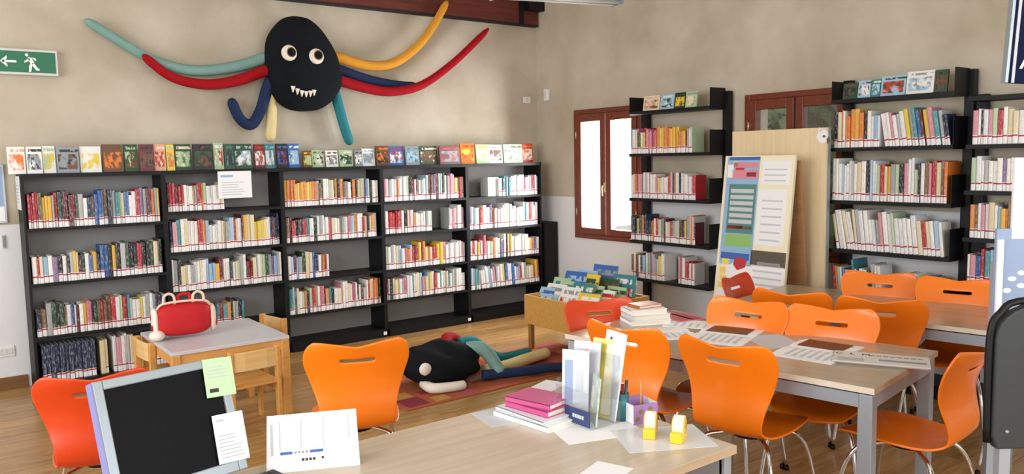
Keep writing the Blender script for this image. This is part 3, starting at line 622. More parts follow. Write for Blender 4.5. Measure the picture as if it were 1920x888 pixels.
def paper(name, loc, w, h, rz, m, label, cat, prints=(), flat=False, t=.0008, group=None, rx=0):
    """sheet in local xz (or xy if flat) with print patches (x0,x1,z0,z1,mat) in 0..1"""
    e = empty(name, loc, rz); e.rotation_euler = (rx, 0, rz)
    if flat: B(-w / 2, w / 2, -h / 2, h / 2, 0, t).build('sheet', m, e)
    else: B(-w / 2, w / 2, -t, 0, 0, h).build('sheet', m, e)
    by = {}
    for (a, b, c, d, pm) in prints: by.setdefault(pm, []).append((a, b, c, d))
    for pm, rs in by.items():
        mb = MB()
        for (a, b, c, d) in rs:
            if flat: mb.box(-w / 2 + a * w, -w / 2 + b * w, -h / 2 + c * h, -h / 2 + d * h, t, t + .0004)
            else: mb.box(-w / 2 + a * w, -w / 2 + b * w, -t - .0004, -t, c * h, d * h)
        mb.build('print', M[pm], e)
    tag(e, label, cat, group); return e
def lines(n, z0, z1, m, x0=.1, x1=.9, th=.35):
    out = []; st = (z1 - z0) / n
    for i in range(n): out.append((x0, x0 + (x1 - x0) * rnd.uniform(.6, 1), z0 + i * st, z0 + i * st + st * th, m))
    return out
paper('notice', (-3.56, -.345, 1.395), .28, .225, 0, M['white'], 'white printed notice hanging on the second bookcase', 'notice', [(.08, .45, .78, .86, 'skyblue')] + lines(6, .12, .66, 'lgrey'), rx=0)
paper('notice', (-5.1, -.14, 1.37), .26, .25, R(-90), M['white'], 'white sheet stuck to side of leftmost bookcase', 'notice', lines(6, .2, .8, 'lgrey'))
nb = empty('notice_board', (-5.4, -.002, 1.27)); tag(nb, 'framed notice board cut off by left picture edge', 'notice board')
B(-.24, .23, -.02, 0, 0, .44).build('frame', M['steel'], nb, bevel=.003); B(-.225, .215, -.023, -.02, .13, .425).build('poster', M['palblue'], nb); B(.05, .215, -.0245, -.023, .015, .12).build('slip', M['white'], nb)
sk = empty('wall_socket', (-5.25, 0, .293)); tag(sk, 'white triple wall socket low on the back wall', 'socket')
B(-.06, .06, -.012, 0, -.04, .04).build('plate', M['socket'], sk, bevel=.004)
for k in (-1, 0, 1): B(k * .033 - .014, k * .033 + .014, -.0155, -.012, -.024, .024).build('insert', M['offw'], sk, bevel=.002)
sw = empty('wall_slot', (-5.205, 0, 1.13)); tag(sw, 'small dark wall latch below the notice board', 'latch'); B(-.008, .008, -.02, 0, -.045, .045).build('latch_bar', M['grey'], sw, bevel=.003); B(-.014, .014, -.006, 0, -.055, .055).build('latch_plate', M['offw'], sw)
sw = empty('blank_plate', (-.152, 0, 2.33)); tag(sw, 'small white cover plate high on back wall near corner', 'cover plate'); B(-.05, .05, -.01, 0, -.035, .035).build('plate', M['socket'], sw, bevel=.004); B(-.02, .02, -.013, -.01, -.02, .02).build('knockout', M['offw'], sw)
sw = empty('alarm_sensor', (0, -.2, 2.375)); tag(sw, 'small white alarm sensor on window wall near corner', 'sensor'); B(-.045, 0, -.035, .035, -.065, .065).build('housing', M['socket'], sw, bevel=.012); B(-.048, -.04, -.022, .022, -.03, .035).build('lens', M['offw'], sw, bevel=.004)
cb = empty('black_cabinet', (-.12, -.2, 0)); tag(cb, 'narrow black cabinet squeezed in the room corner', 'cabinet'); B(-.08, .1, -.15, .18, .05, .975).build('body', M['black'], cb, bevel=.004); B(-.075, .095, -.154, -.15, .06, .96).build('door', M['blk'], cb); B(-.08, .1, -.15, .18, 0, .05).build('plinth', M['blk'], cb)

# suspended ceiling lamp at the top of the picture
lm = empty('ceiling_lamp', (-1.27, -1.95, 2.965), math.atan2(-.229, .782)); tag(lm, 'long silver fluorescent ceiling lamp seen at top edge', 'lamp')
hs = B(-.65, .5, -.1, .1, .035, .1).build('housing', M['offw'], lm, bevel=.006)
for q in (-.045, .045): MB().tube([(-.62, q, .02), (.52, q, .02)], .013, 10).build('tube', M['offw'], lm)
for x in (-.64, .49): B(x, x + .02, -.09, .09, .0, .05).build('end_cap', M['silver'], lm)
for x in (-.45, .35): MB().tube([(x, 0, .1), (x, 0, CZ - 2.965)], .004, 6).build('cable', M['steel'], lm)

# ---------------------------------------------------------------- children's corner
KH = .535
kt = empty('childrens_table', (-4.175, -1.61, 0)); tag(kt, 'low wooden play table with grey top', 'table')
a, b = .375, .4
B(-a, a, -b, b, KH - .022, KH).build('table_top', M['kidtop'], kt, bevel=.003)
for s in (-1, 1):
    B(-a + .03, a - .03, s * (b - .012), s * (b - .034), KH - .09, KH - .022).build('apron_rail', M['birch'], kt); B(s * (a - .012), s * (a - .034), -b + .03, b - .03, KH - .09, KH - .022).build('apron_rail', M['birch'], kt)
    for q in (-1, 1): B(s * a, s * (a - .055), q * b, q * (b - .055), 0, KH - .022).build('leg', M['birch'], kt, bevel=.006)
def kid_chair(loc, rz, label):
    e = empty('childrens_chair', loc, rz); tag(e, label, 'chair', 'small wooden chairs around the low table'); w = .165
    for s in (-1, 1):
        B(s * w, s * (w - .028), -.17, -.125, 0, .53).build('rear_leg', M['birch'], e, bevel=.006); B(s * w, s * (w - .028), .12, .155, 0, .29).build('front_leg', M['birch'], e, bevel=.006)
        B(s * (w - .004), s * (w - .024), -.125, .12, .235, .275).build('side_rail', M['birch'], e)
    B(-w + .002, w - .002, -.165, .17, .29, .305).build('seat', M['birch'], e, bevel=.004)
    mb = MB(); P = [(-w + .027, -.162), (-.07, -.172), (.07, -.172), (w - .027, -.162), (w - .027, -.148), (.07, -.158), (-.07, -.158), (-w + .027, -.148)]; mb.prism(P, .4, .52); mb.build('backrest', M['birchlt'], e, bevel=.003)
    B(-w + .027, w - .027, .125, .142, .22, .27).build('front_rail', M['birch'], e)
    return e
kid_chair((-4.12, -2.06, 0), R(4), 'small wooden chair at the front of the low play table')
kid_chair((-4.43, -1.42, 0), R(-85), 'small wooden chair at left of the play table below red bag')
kid_chair((-3.77, -1.27, 0), R(100), 'small wooden chair at the far right of the play table')

# red plush bag
bg_ = empty('red_bag', (-4.35, -1.57, KH), R(-8)); tag(bg_, 'plump red cloth toy bag on the low play table', 'bag')
def bagshape(d): return min(1.3, 1 / (abs(d.x) ** 4 + abs(d.y) ** 3 + abs(d.z) ** 3.4) ** .27)
MB().blob((0, 0, .128), (.17, .09, .112), 36, 22, 0, bagshape).build('body', M['bagred'], bg_)
for s in (-1, 1):
    MB().tube(smooth([(s * .09 - .035, -.045, .235), (s * .09 - .03, -.045, .285), (s * .09, -.045, .305), (s * .09 + .03, -.045, .285), (s * .09 + .035, -.045, .235)], 5), .009, 8).build('handle', M['felt_pink'], bg_)
    MB().blob((s * .178, .01, .118), (.024, .068, .09), 18, 12, 0, lambda d: min(1.2, 1 / (abs(d.x) ** 2.5 + abs(d.y) ** 3.4 + abs(d.z) ** 3.4) ** .28)).build('side_gusset', M['felt_white'] if s < 0 else M['felt_pink'], bg_)
    if s < 0: MB().blob((s * .175, -.05, .036), (.05, .05, .036), 14, 10).build('corner_patch', M['felt_white'], bg_)
    for q in (0, 1): MB().blob((s * .2, -.03 + q * .04, .085 + q * .06), (.006, .02, .024), 10, 6).build('red_spot', M['bagred'], bg_)
MB().tube(smooth([(-.165, -.03, .205), (-.13, -.05, .24), (0, -.055, .25), (.13, -.05, .24), (.165, -.03, .205)], 5), .008, 8).build('trim_piping', M['felt_pink'], bg_)
MB().tube(smooth([(-.03, -.03, .235), (-.03, -.03, .285), (.035, -.03, .29), (.04, -.03, .24)], 5), .012, 8).build('carry_loop', M['bagred'], bg_)

# rug and felt octopus lying on it
rg = empty('patchwork_rug', (-2.3, -2.02, 0), R(1)); tag(rg, 'rust red patchwork rug on the floor', 'rug')
B(-.9, 1.15, -.45, .42, 0, .01).build('rug_base', mat('rug_rust', '#a8532f', .95, var=.2, scale=25, bump=.3, bscale=150), rg, bevel=.003)
cols = [mat('rug_' + n, c, .95, var=.15, scale=30, bump=.3, bscale=150) for n, c in (('wine', '#86263a'), ('ochre', '#b98a3c'), ('terracotta', '#b7603a'), ('brown', '#7d4a2c'), ('rose', '#a8505a'))]
for i in range(9):
    for j in range(4):
        if rnd.random() < .72:
            x = -.86 + i * .222; y = -.42 + j * .205; w_ = rnd.uniform(.12, .21); h_ = rnd.uniform(.08, .19)
            B(x, x + w_, y, y + h_, .01, .0115).build('patch', rnd.choice(cols), rg)
dl = empty('felt_octopus', (-2.66, -2.06, .012)); tag(dl, 'second black felt octopus slumped on the rug', 'plush toy')
def lump(d): return 1 + .07 * math.sin(5 * d.x + 2) * math.cos(4 * d.y) + .05 * math.sin(7 * d.z + d.x * 6) + .025 * math.sin(15 * d.x + 9 * d.y) * math.sin(11 * d.z)
MB().blob((0, 0, .15), (.33, .25, .165), 30, 18, 0, lump).build('body', M['felt_black'], dl)
def darm(pts, m, r0, r1):
    sp = smooth(pts, 6); k = len(sp); rr = [r0 + (r1 - r0) * i / (k - 1) for i in range(k)]; rr[-1] *= .4
    return MB().tube(sp, rr, 12).build('arm', m, dl)
darm([(.0, -.1, .24), (.04, -.02, .285), (.12, .07, .31), (.24, .12, .25), (.3, .2, .1)], M['felt_red'], .04, .05)
darm([(.18, -.1, .24), (.28, -.16, .24), (.36, -.22, .12), (.37, -.26, .05)], M['felt_teal'], .06, .04)
darm([(.2, .05, .25), (.35, .06, .24), (.5, .08, .13), (.68, .12, .05), (1.0, .16, .045)], M['felt_teal2'], .05, .04)
darm([(.3, -.15, .06), (.55, -.12, .055), (.8, -.05, .055), (1.08, .02, .05)], M['felt_cream'], .05, .045)
darm([(.25, -.2, .05), (.5, -.3, .05), (.75, -.36, .05), (.9, -.4, .04)], M['felt_navy'], .04, .035)
darm([(-.2, -.1, .05), (-.2, -.22, .04), (-.05, -.27, .035), (.04, -.27, .032)], M['felt_white'], .04, .034)
MB().lathe([(0, -.012), (.035, -.01), (.045, 0), (.045, .02)], 16, 0, 'y', (-.24, -.2, .18)).build('eye', M['felt_white'], dl)

# wooden book trolley with picture books
cr_ = empty('book_trolley', (-1.13, -2.02, .0)); tag(cr_, 'low wooden book browser box on legs full of picture books', 'book box')
bw = woodmat('browser_beech', '#c79447', '#d3a457', .4)
for (x0, x1, y0, y1, nm) in ((-.37, -.352, -.4, .4, 'side_board'), (.352, .37, -.4, .4, 'side_board'), (-.352, .352, -.4, -.382, 'end_board'), (-.352, .352, .382, .4, 'end_board')): B(x0, x1, y0, y1, .235, .49).build(nm, bw, cr_, bevel=.003)
B(-.352, .352, -.382, .382, .24, .255).build('bottom_board', bw, cr_); B(-.006, .006, -.382, .382, .255, .46).build('divider', bw, cr_)
for s in (-1, 1):
    for q in (-1, 1): B(s * .35, s * .31, q * .375, q * .335, .012, .235).build('leg', woodmat('browser_leg', '#8f6433', '#a37540', .45), cr_, bevel=.003)
k = 0
for (x, y, w_, h_, code, rz, tl, zz) in [(-.31, .3, .17, .32, 'AWB', -82, -32, .257), (-.285, .22, .22, .36, 'WAE', -82, -32, .257), (-.26, .1, .22, .4, 'LGT', -82, -32, .257), (-.31, 0, .21, .36, 'WRE', -82, -32, .257),
     (-.285, -.1, .22, .41, 'TAW', -82, -32, .257), (-.31, -.24, .22, .33, 'YLW', -82, -32, .257), (-.15, .27, .2, .38, 'LWT', -82, -24, .257), (-.125, .14, .24, .45, 'BKA', -82, -24, .257),
     (-.1, .0, .24, .44, 'YPG', -82, -24, .257), (-.15, -.14, .22, .36, 'LYG', -82, -24, .257), (-.125, -.27, .2, .33, 'WNR', -82, -24, .257), (.05, .27, .2, .36, 'BAW', -84, -14, .257),
     (.075, .14, .22, .43, 'AKB', -84, -14, .257), (.15, .0, .27, .48, 'PYE', -84, -14, .257), (.075, -.14, .22, .38, 'GLN', -84, -14, .257), (.15, -.25, .25, .42, 'TRW', -84, -14, .257),
     (.05, -.27, .2, .33, 'LCG', -84, -14, .257), (.2, .24, .22, .34, 'WAT', -84, -14, .257)]:
    k += 1; c2 = HEX.get('P')
    o = picture_book((-1.13 + x, -2.02 + y, zz + .002), w_, h_, code.replace('P', 'B') if code[0] == 'P' else code, R(rz), R(tl), f"{NAMES[('B' if code[0] == 'P' else code[0])]} picture book, number {k} of the leaning books in the wooden browser box", 'picture books in the wooden browser', .014)
DESC = ['sky blue thin picture book at the far left front of the browser box', 'white picture book second at left front of the browser box', 'pale green picture book third in front row of the browser box', 'white and red picture book mid front row of the browser box', 'tall teal picture book in front row of the browser box', 'yellow picture book right part of front row in browser box',
 'pale green picture book at left of second row in browser box', 'dark blue picture book in second row of browser box', 'tall yellow picture book in middle of second row, browser box', 'pale green picture book right of centre in second row, browser box', 'white and brown picture book at right end of second row, browser box',
 'blue picture book at left of third row in browser box', 'pale blue picture book in third row of browser box', 'tallest blue and yellow picture book standing up from browser box', 'dark green picture book right half of third row, browser box', 'teal and red picture book at back right of browser box', 'pale green picture book at right end near edge of browser box', 'white picture book at far back of browser box']
pbs = [o for o in bpy.data.objects if o.get('group') == 'picture books in the wooden browser']
for o, d in zip(pbs, DESC): o['label'] = d

# ---------------------------------------------------------------- boards by the window wall
pb = empty('plywood_board', (-.36, -3.39, 0)); tag(pb, 'tall pale plywood board standing against the second window', 'board')
B(-.012, .012, -.43, .42, 0, 1.865).build('panel', M['ply'], pb, bevel=.002); B(-.016, .016, -.436, -.43, 0, 1.865).build('metal_edge', M['silver'], pb); B(-.016, .016, -.43, .42, 0, .02).build('foot_strip', M['plyedge'], pb)
st = empty('sticker', (-.373, -3.78, 1.8)); tag(st, 'small white paper cutout at top corner of plywood board', 'sticker')
mb = MB(); mb.X = Matrix.Rotation(R(-90), 4, 'Z'); poly(mb, [(.05 * math.cos(a * .628), .05 * math.sin(a * .628)) for a in range(10)], -.002, 0); poly(mb, [(-.04, .03), (-.03, .07), (-.01, .045)][::-1], -.002, 0); mb.build('cutout', M['white'], st)
mb = MB(); mb.X = Matrix.Rotation(R(-90), 4, 'Z'); poly(mb, [(.012 * math.cos(a * 1.05) + .01, .01 * math.sin(a * 1.05)) for a in range(6)], -.004, -.002); poly(mb, [(.03, -.02), (.05, .0), (.06, -.04), (.04, -.06)], -.004, -.002); mb.build('dark_marks', M['fruit'], st)

af = empty('poster_stand', (-.71, -3.41, 0), R(-90)); tag(af, 'leaning sandwich board covered with posters before the plywood', 'poster board')
# local x = right in picture, local -y = towards the room
tl = math.atan2(.21, 1.66)
pn = B(-.31, .31, -.012, .012, 0, 1.68).build('front_panel', M['postercream'], af); pn.location = (0, -.11, 0); pn.rotation_euler.x = -tl
bk = B(-.3, .31, -.012, .012, 0, 1.64).build('rear_panel', M['plyedge'], af); bk.location = (0, .33, 0); bk.rotation_euler.x = R(6.5)
for s in (-1, 1):
    mb = MB(); mb.tube([(s * .29, -.06, .5), (s * .29, .15, .5)], .006, 6); mb.build('side_strut', M['plyedge'], af)
def patch(par, nm, rects, y0=-.012, dy=.0012):
    for m_, rs in rects:
        mb = MB()
        for (a, b, c, d) in rs: mb.box(-.31 + a * .62, -.31 + b * .62, y0 - dy, y0, c * 1.68, d * 1.68)
        mb.build(nm, M[m_], par)
p1 = patch(pn, 'events_poster', [('skyblue', [(.04, .52, .5, .995)]),])
patch(pn, 'poster_table', [('posterteal', [(.1, .5, .645, .87)]), ('postergreen', [(.1, .49, .585, .64)]), ('blue', [(.07, .52, .98, .995), (.06, .48, .525, .555)]), ('posterpink', [(.14, .5, .945, .97), (.12, .51, .895, .935)]), ('posterred', [(.17, .3, .935, .945), (.34, .48, .905, .925), (.12, .48, .665, .68)]), ('posteryellow', [(.13, .2, .95, .975)]), ('white', [(.05, .14, .9, .96)])], -.0132)
patch(pn, 'poster_rows', [('lgrey', [(.13, .47, .69 + i * .028, .708 + i * .028) for i in range(6)])], -.0144)
patch(pn, 'timetable_sheet', [('white', [(.56, .95, .87, .975), (.54, .93, .6, .85)])])
for i in range(3): patch(pn, 'print_line', [('lgrey', [(.6, .9, .885 + i * .025, .891 + i * .025)])], -.0132)
for i in range(6): patch(pn, 'print_line', [('lgrey', [(.6, .88, .62 + i * .035, .627 + i * .035)])], -.0132)
patch(pn, 'photo_poster', [('fruit', [(.5, .99, .505, .575)]), ('white', [(.32, .985, .325, .51)])])
patch(pn, 'poster_lettering', [('posteryellow', [(.08, .19, .5, .53), (.06, .15, .455, .485), (.07, .17, .425, .45), (.05, .13, .39, .415)]), ('grey', [(.6, .92, .512, .525)]), ('lgrey', [(.55, .95, .36 + i * .03, .368 + i * .03) for i in range(5)])], -.0132)
mb = MB(); poly(mb, [(-.12 + .155 * math.cos(t_) * (1.05 if math.sin(t_) < 0 else .92), .66 + .2 * math.sin(t_)) for t_ in [i * math.pi / 12 for i in range(24)]], -.0134, -.012); mb.build('white_shape', M['white'], pn)
mb = MB(); poly(mb, [(-.15, .84), (-.11, .8), (-.04, .83), (-.03, .88), (-.08, .9), (-.14, .9)], -.0146, -.0134); mb.build('red_patch', M['posterred'], pn)
patch(pn, 'yellow_flower', [('posteryellow', [(.5, .68, .2, .3), (.0, .12, .25, .3)]), ('white', [(.74, .92, .23, .31)])], -.0132)

# ---------------------------------------------------------------- right foreground: screen panel, display, hanging sign
pf = empty('screen_panel', (-2.815, -6.155, -.015), R(-37)); tag(pf, 'charcoal divider panel with rounded corner at right picture edge', 'divider')
P = [(-.22, .72), (-.235, .76), (-.235, 1.08)] + [(-.235 + .11 - .11 * math.cos(a), 1.08 + .11 * math.sin(a)) for a in [R(15 * i) for i in range(1, 6)]] + [(-.12, 1.2), (.3, 1.2), (.3, .72)]
mb = MB(); poly(mb, P, -.02, .02); mb.build('panel', M['charcoal'], pf, bevel=.006)
mb = MB(); mb.tube(smooth([(-.243, 0, .74), (-.246, 0, 1.08), (-.213, 0, 1.17), (-.12, 0, 1.21), (.3, 0, 1.21)], 5), .012, 8); mb.build('edge_trim', M['blk'], pf)
MB().lathe([(0, -.006), (.006, -.004), (.006, 0)], 10, 0, 'y', (-.19, -.02, .78)).build('rivet', M['silver'], pf)
for x in (-.19, .24): B(x - .018, x + .018, -.015, .015, 0, .72).build('leg', M['steel'], pf)
for x in (-.19, .24): B(x - .02, x + .02, -.18, .18, 0, .02).build('foot', M['steel'], pf)
ds = empty('display_stand', (-1.94, -5.78, 0), R(-37)); tag(ds, 'pale blue and white display stand behind the divider panel', 'display stand')
B(-.2, .3, .0, .02, .62, 1.345).build('blue_board', M['palblue'], ds, bevel=.003); B(-.14, .3, -.006, .012, 1.3, 1.645).build('white_header', M['white'], ds, bevel=.003); B(-.2, -.175, -.01, 0, .95, 1.3).build('white_strip', M['white'], ds)
mb = MB()
for (x, z) in ((-.13, 1.13), (-.09, 1.155), (-.05, 1.13), (-.09, 1.1), (-.15, 1.08), (-.02, 1.17), (.03, 1.12)):
    poly(mb, [(x + .019 * math.cos(i * .785), z + .011 * math.sin(i * .785)) for i in range(8)], -.002, 0)
mb.build('petal_print', M['white'], ds)
for x in (-.18, .26): B(x - .015, x + .015, .02, .05, 0, 1.2).build('post', M['steel'], ds)
for x in (-.18, .26): B(x - .02, x + .02, -.15, .2, 0, .02).build('foot', M['steel'], ds)
hs_ = empty('hanging_sign', (-1.77, -5.84, 1.94), R(-37)); hs_.rotation_euler.y = R(3.5); tag(hs_, 'navy hanging sign with white letters at top right corner', 'sign')
B(-.33, .35, -.012, .012, .0, 1.0).build('board', M['signnavy'], hs_); B(-.342, -.33, -.016, .016, 0, 1.0).build('edge_profile', M['silver'], hs_); B(-.315, -.303, -.015, -.012, 0, 1.0).build('white_line', M['lgrey'], hs_)
def text(body, size, loc, parent, m, rot=(R(90), 0, 0), name='lettering', ext=.001):
    c = bpy.data.curves.new(name, 'FONT'); c.body = body; c.size = size; c.extrude = ext; o = bpy.data.objects.new(name, c); COL.objects.link(o)
    dg = bpy.context.evaluated_depsgraph_get(); me = bpy.data.meshes.new_from_object(o.evaluated_get(dg)); bpy.data.objects.remove(o)
    o = bpy.data.objects.new(name, me); COL.objects.link(o); me.materials.clear(); me.materials.append(m); o.parent = parent; o.location = loc; o.rotation_euler = rot; return o
text('A', .12, (-.287, -.014, .06), hs_, M['white']); text('A', .12, (-.287, -.014, .27), hs_, M['white'])
for x in (-.25, .3): MB().tube([(x, 0, 1.0), (x + .0, 0, CZ - 1.94)], .004, 6).build('cable', M['steel'], hs_)

# ---------------------------------------------------------------- things on the desk
DZ = .74
mn = empty('computer_monitor', (-5.222, -4.83, DZ), R(9.7)); tag(mn, 'flat computer monitor with silver frame and black screen', 'monitor')
MW, MH = .372, .338
T = Matrix.Translation((0, .0, .045)) @ Matrix.Rotation(R(-20), 4, 'X')
def mpart(mb, nm, m, bevel=0, par=None):
    o = mb.build(nm, m, par or mn, bevel=bevel); o.matrix_local = T if par is None else Matrix.Identity(4); return o
mb = MB(); a = MW / 2
mb.box(-a, -a + .026, -.02, .02, 0, MH); mb.box(a - .026, a, -.02, .02, 0, MH); mb.box(-a + .026, a - .026, -.02, .02, 0, .032); mb.box(-a + .026, a - .026, -.02, .02, MH - .026, MH)
bz = mpart(mb, 'bezel', M['silver'], .003)
mpart(B(-a + .026, a - .026, -.012, .0, .032, MH - .026), 'screen', M['screen'])
mpart(B(-a + .01, a - .01, .02, .05, .02, MH - .02), 'rear_casing', M['silver'], .01)
mpart(B(-a - .004, -a, -.018, .02, .002, MH - .002), 'side_strip', mat('violet_grey_plastic', '#7d80b5', .3))
MB().tube(smooth([(0, .16, .01), (0, .15, .08), (0, .1, .14), (0, .09, .17)], 4), .03, 10, flat=1.5).build('stand_neck', M['silver'], mn); MB().lathe([(0, 0), (.12, 0), (.12, .012), (.05, .02), (0, .022)], 24, 0, 'z', (0, .12, 0)).build('stand_base', M['silver'], mn)
def note(nm, m, x0, x1, z0, z1, label, prints, sk=0):
    e = empty(nm, (0, 0, 0)); tag(e, label, 'sticky note')
    W_ = mn.matrix_world if False else (Matrix.Translation(mn.location) @ Matrix.Rotation(R(9.7), 4, 'Z'))
    e.matrix_world = W_ @ T @ Matrix.Translation(((x0 + x1) / 2, -.0225, z0)) @ Matrix.Rotation(sk, 4, 'Y')
    w_ = (x1 - x0) / 2; h_ = z1 - z0
    B(-w_, w_, -.0006, 0, 0, h_).build('sheet', m, e)
    by = {}
    for (q0, q1, c, d, pm) in prints: by.setdefault(pm, []).append((q0, q1, c, d))
    for pm, rs in by.items():
        mb = MB()
        for (q0, q1, c, d) in rs: mb.box(-w_ + q0 * 2 * w_, -w_ + q1 * 2 * w_, -.001, -.0006, c * h_, d * h_)
        mb.build('print', M[pm], e)
    return e
note('sticky_note', M['mint'], .108, .198, .222, .335, 'pale green note stuck on upper right of the monitor', lines(4, .5, .85, 'lgrey') + [(.12, .42, .12, .22, 'ink')], R(4))
note('sticky_note', M['white'], .102, .196, .03, .17, 'white note stuck on right side of the monitor', lines(7, .1, .62, 'lgrey') + [(.1, .35, .85, .9, 'lgrey')], R(3))
kb = empty('keyboard', (-5.135, -4.91, DZ), R(10)); tag(kb, 'grey computer keyboard partly below picture edge', 'keyboard')
B(-.2, .2, -.075, .075, .004, .022).build('body', M['grey'], kb, bevel=.006)
kme = None
for j in range(5):
    for i in range(15):
        if kme is None: o = B(-.0105, .0105, -.0105, .0105, 0, .007).build('key', M['ink'], kb, bevel=.0015); kme = o.data
        else: o = bpy.data.objects.new('key', kme); COL.objects.link(o); o.parent = kb
        o.location = (-.175 + i * .025, -.05 + j * .025, .022)
# folded card
tc_ = empty('tent_card', (-4.82, -4.785, DZ), R(-24)); tag(tc_, 'white folded table card with blue printing on the desk', 'card')
hh = .165; sp = .05
mb = MB(); mb.add([(-.14, -sp, 0), (.14, -sp, 0), (.135, 0, hh), (-.135, 0, hh), (-.14, -sp + .002, 0), (.14, -sp + .002, 0), (.135, .002, hh - .003), (-.135, .002, hh - .003)], [(0, 1, 2, 3), (7, 6, 5, 4), (0, 3, 7, 4), (1, 5, 6, 2), (3, 2, 6, 7)]); mb.build('front_leaf', M['white'], tc_)
mb = MB(); mb.add([(-.14, sp, 0), (.14, sp, 0), (.135, .001, hh), (-.135, .001, hh), (-.14, sp - .002, 0), (.14, sp - .002, 0), (.135, -.001, hh - .003), (-.135, -.001, hh - .003)], [(3, 2, 1, 0), (4, 5, 6, 7), (4, 7, 3, 0), (2, 6, 5, 1)]); mb.build('rear_leaf', M['white'], tc_)
def tq(x0, x1, z0, z1, mb):
    f = lambda x, z: (x, -sp + sp * z / hh - .0008, z); mb.add([f(x0, z0), f(x1, z0), f(x1, z1), f(x0, z1)], [(0, 1, 2, 3)])
for pm, rs in (('blue', [(-.098, -.062, .05, .058), (-.01, .03, .05, .058)]), ('ink', [(-.035 + i * .011, -.027 + i * .011, .028, .036) for i in range(4)] + [(.024, .032, .03, .036)]), ('grey', [(-.056 + i * .011, -.049 + i * .011, .051, .057) for i in range(4)])):
    mb = MB()
    for r_ in rs: tq(*r_, mb)
    mb.build('print', M[pm], tc_)

for r_ in [(-.1, -.096, .065, .145), (-.038, -.032, .065, .15), (.03, .036, .06, .15), (-.125, -.118, .05, .14), (.105, .115, .08, .155)]:
    mb = MB(); tq(*r_, mb); mb.build('column_rule', M['lgrey'], tc_)

def lying_book(loc, w, d, t, rz, m, label, group='books stacked on the tables', pages=True, cat='book'):
    e = empty('lying_book', loc, rz); tag(e, label, cat, group)
    mb = MB(); mb.box(-w / 2, w / 2, -d / 2, d / 2, 0, .003); mb.box(-w / 2, w / 2, -d / 2, d / 2, t - .003, t); mb.box(-w / 2, -w / 2 + .003, -d / 2, d / 2, 0, t)
    mb.build('cover', m, e); B(-w / 2 + .003, w / 2 - .004, -d / 2 + .004, d / 2 - .004, .003, t - .003).build('page_block', mat('book_pages', '#e6dfce', .8), e); return e
lying_book((-4.0, -4.9, DZ), .2, .28, .02, R(6), M['white'], 'thick white book at bottom of the desk pile', 'books piled on the desk')
lying_book((-4.0, -4.89, DZ + .02), .185, .26, .012, R(3), mat('pale_cover', '#d5dadf', .5), 'thin pale book second in the desk pile', 'books piled on the desk')
lying_book((-3.985, -4.885, DZ + .032), .15, .21, .022, R(8), M['pink'], 'magenta book, lower of two on the desk pile', 'books piled on the desk')
lying_book((-3.985, -4.88, DZ + .054), .145, .2, .02, R(14), M['pink'], 'magenta book topmost on the desk pile', 'books piled on the desk')
lying_book((-3.83, -4.74, DZ), .16, .1, .05, R(20), mat('white_grey_cover', '#d9d9db', .6), 'white book lying behind the magenta books on the desk', 'books piled on the desk')

# brochure holder with magazines
bh = empty('brochure_holder', (-3.885, -5.06, DZ), 0); tag(bh, 'clear acrylic brochure holder with dark blue label on desk', 'brochure holder')
B(-.07, .07, -.065, .115, 0, .006).build('base', M['plastic'], bh); B(-.074, -.07, -.065, .115, 0, .13).build('front_wall', M['plastic'], bh); B(.07, .074, -.065, .115, 0, .24).build('rear_wall', M['plastic'], bh)
for q in (-.067, .1155): B(-.07, .07, q, q + .002, 0, .15).build('side_wall', M['plastic'], bh)
B(-.0765, -.0742, -.065, .065, .01, .065).build('label', M['navy'], bh); mb = MB()
for i in range(5): mb.box(-.0775, -.0766, -.035 + i * .012, -.026 + i * .012, .032, .045)
mb.build('label_print', M['lgrey'], bh)
def mag(x, y, w, h, ry, rz, m, label, th=.006, prints=()):
    e = empty('magazine', (x, y, DZ + .008), rz); e.rotation_euler = (0, ry, rz); tag(e, label, 'magazine', 'brochures standing in the acrylic holder')
    B(-th, 0, -w / 2, w / 2, 0, h).build('cover', m, e)
    for (a, b, c, d, pm) in prints: B(-th - .0006, -th, -w / 2 + (1 - b) * w, -w / 2 + (1 - a) * w, c * h, d * h).build('cover_print', M[pm], e)
    return e
mag(-3.915, -5.0, .1, .245, R(4), R(30), mat('mag_pale', '#d3d6dc', .3, var=.12, scale=30), 'pale brochure at the left edge of the acrylic holder', prints=[(.1, .4, .2, .85, 'palblue'), (.5, .8, .4, .7, 'lgrey')])
mag(-3.885, -5.01, .105, .27, R(10), R(22), mat('mag_grey', '#b9bcc6', .3, var=.2, scale=30), 'grey white magazine with pink stripe in the acrylic holder', prints=[(.1, .3, .1, .8, 'palblue'), (.4, .55, .3, .9, 'posterpink'), (0, 1, .93, 1, 'white')])
mag(-3.845, -5.05, .11, .28, R(12), R(14), mat('mag_yellow', '#d8c860', .3, var=.15, scale=20), 'yellow magazine in the middle of the acrylic holder', prints=[(.55, .95, .05, .95, 'postercream')])
mag(-3.83, -5.07, .115, .31, R(10), R(-8), mat('mag_white', '#dcdfe6', .3, var=.08, scale=25), 'tall white magazine at right of the acrylic holder', prints=[(.25, .35, .9, .93, 'ink')])
mag(-3.905, -5.085, .1, .17, R(6), R(-30), mat('mag_foliage', '#b7c4bd', .35, var=.7, scale=45), 'small leaflet with green foliage picture in front of holder', prints=[(.1, .5, .3, .7, 'offw')])
pc = empty('pen_cup', (-3.79, -5.11, DZ)); tag(pc, 'dark teal pen cup behind the brochure holder', 'pen cup')
MB().lathe([(0, 0), (.022, 0), (.026, .1), (.023, .1), (.02, .004), (0, .004)], 16).build('cup', mat('teal_plastic', '#2f6a70', .4), pc)
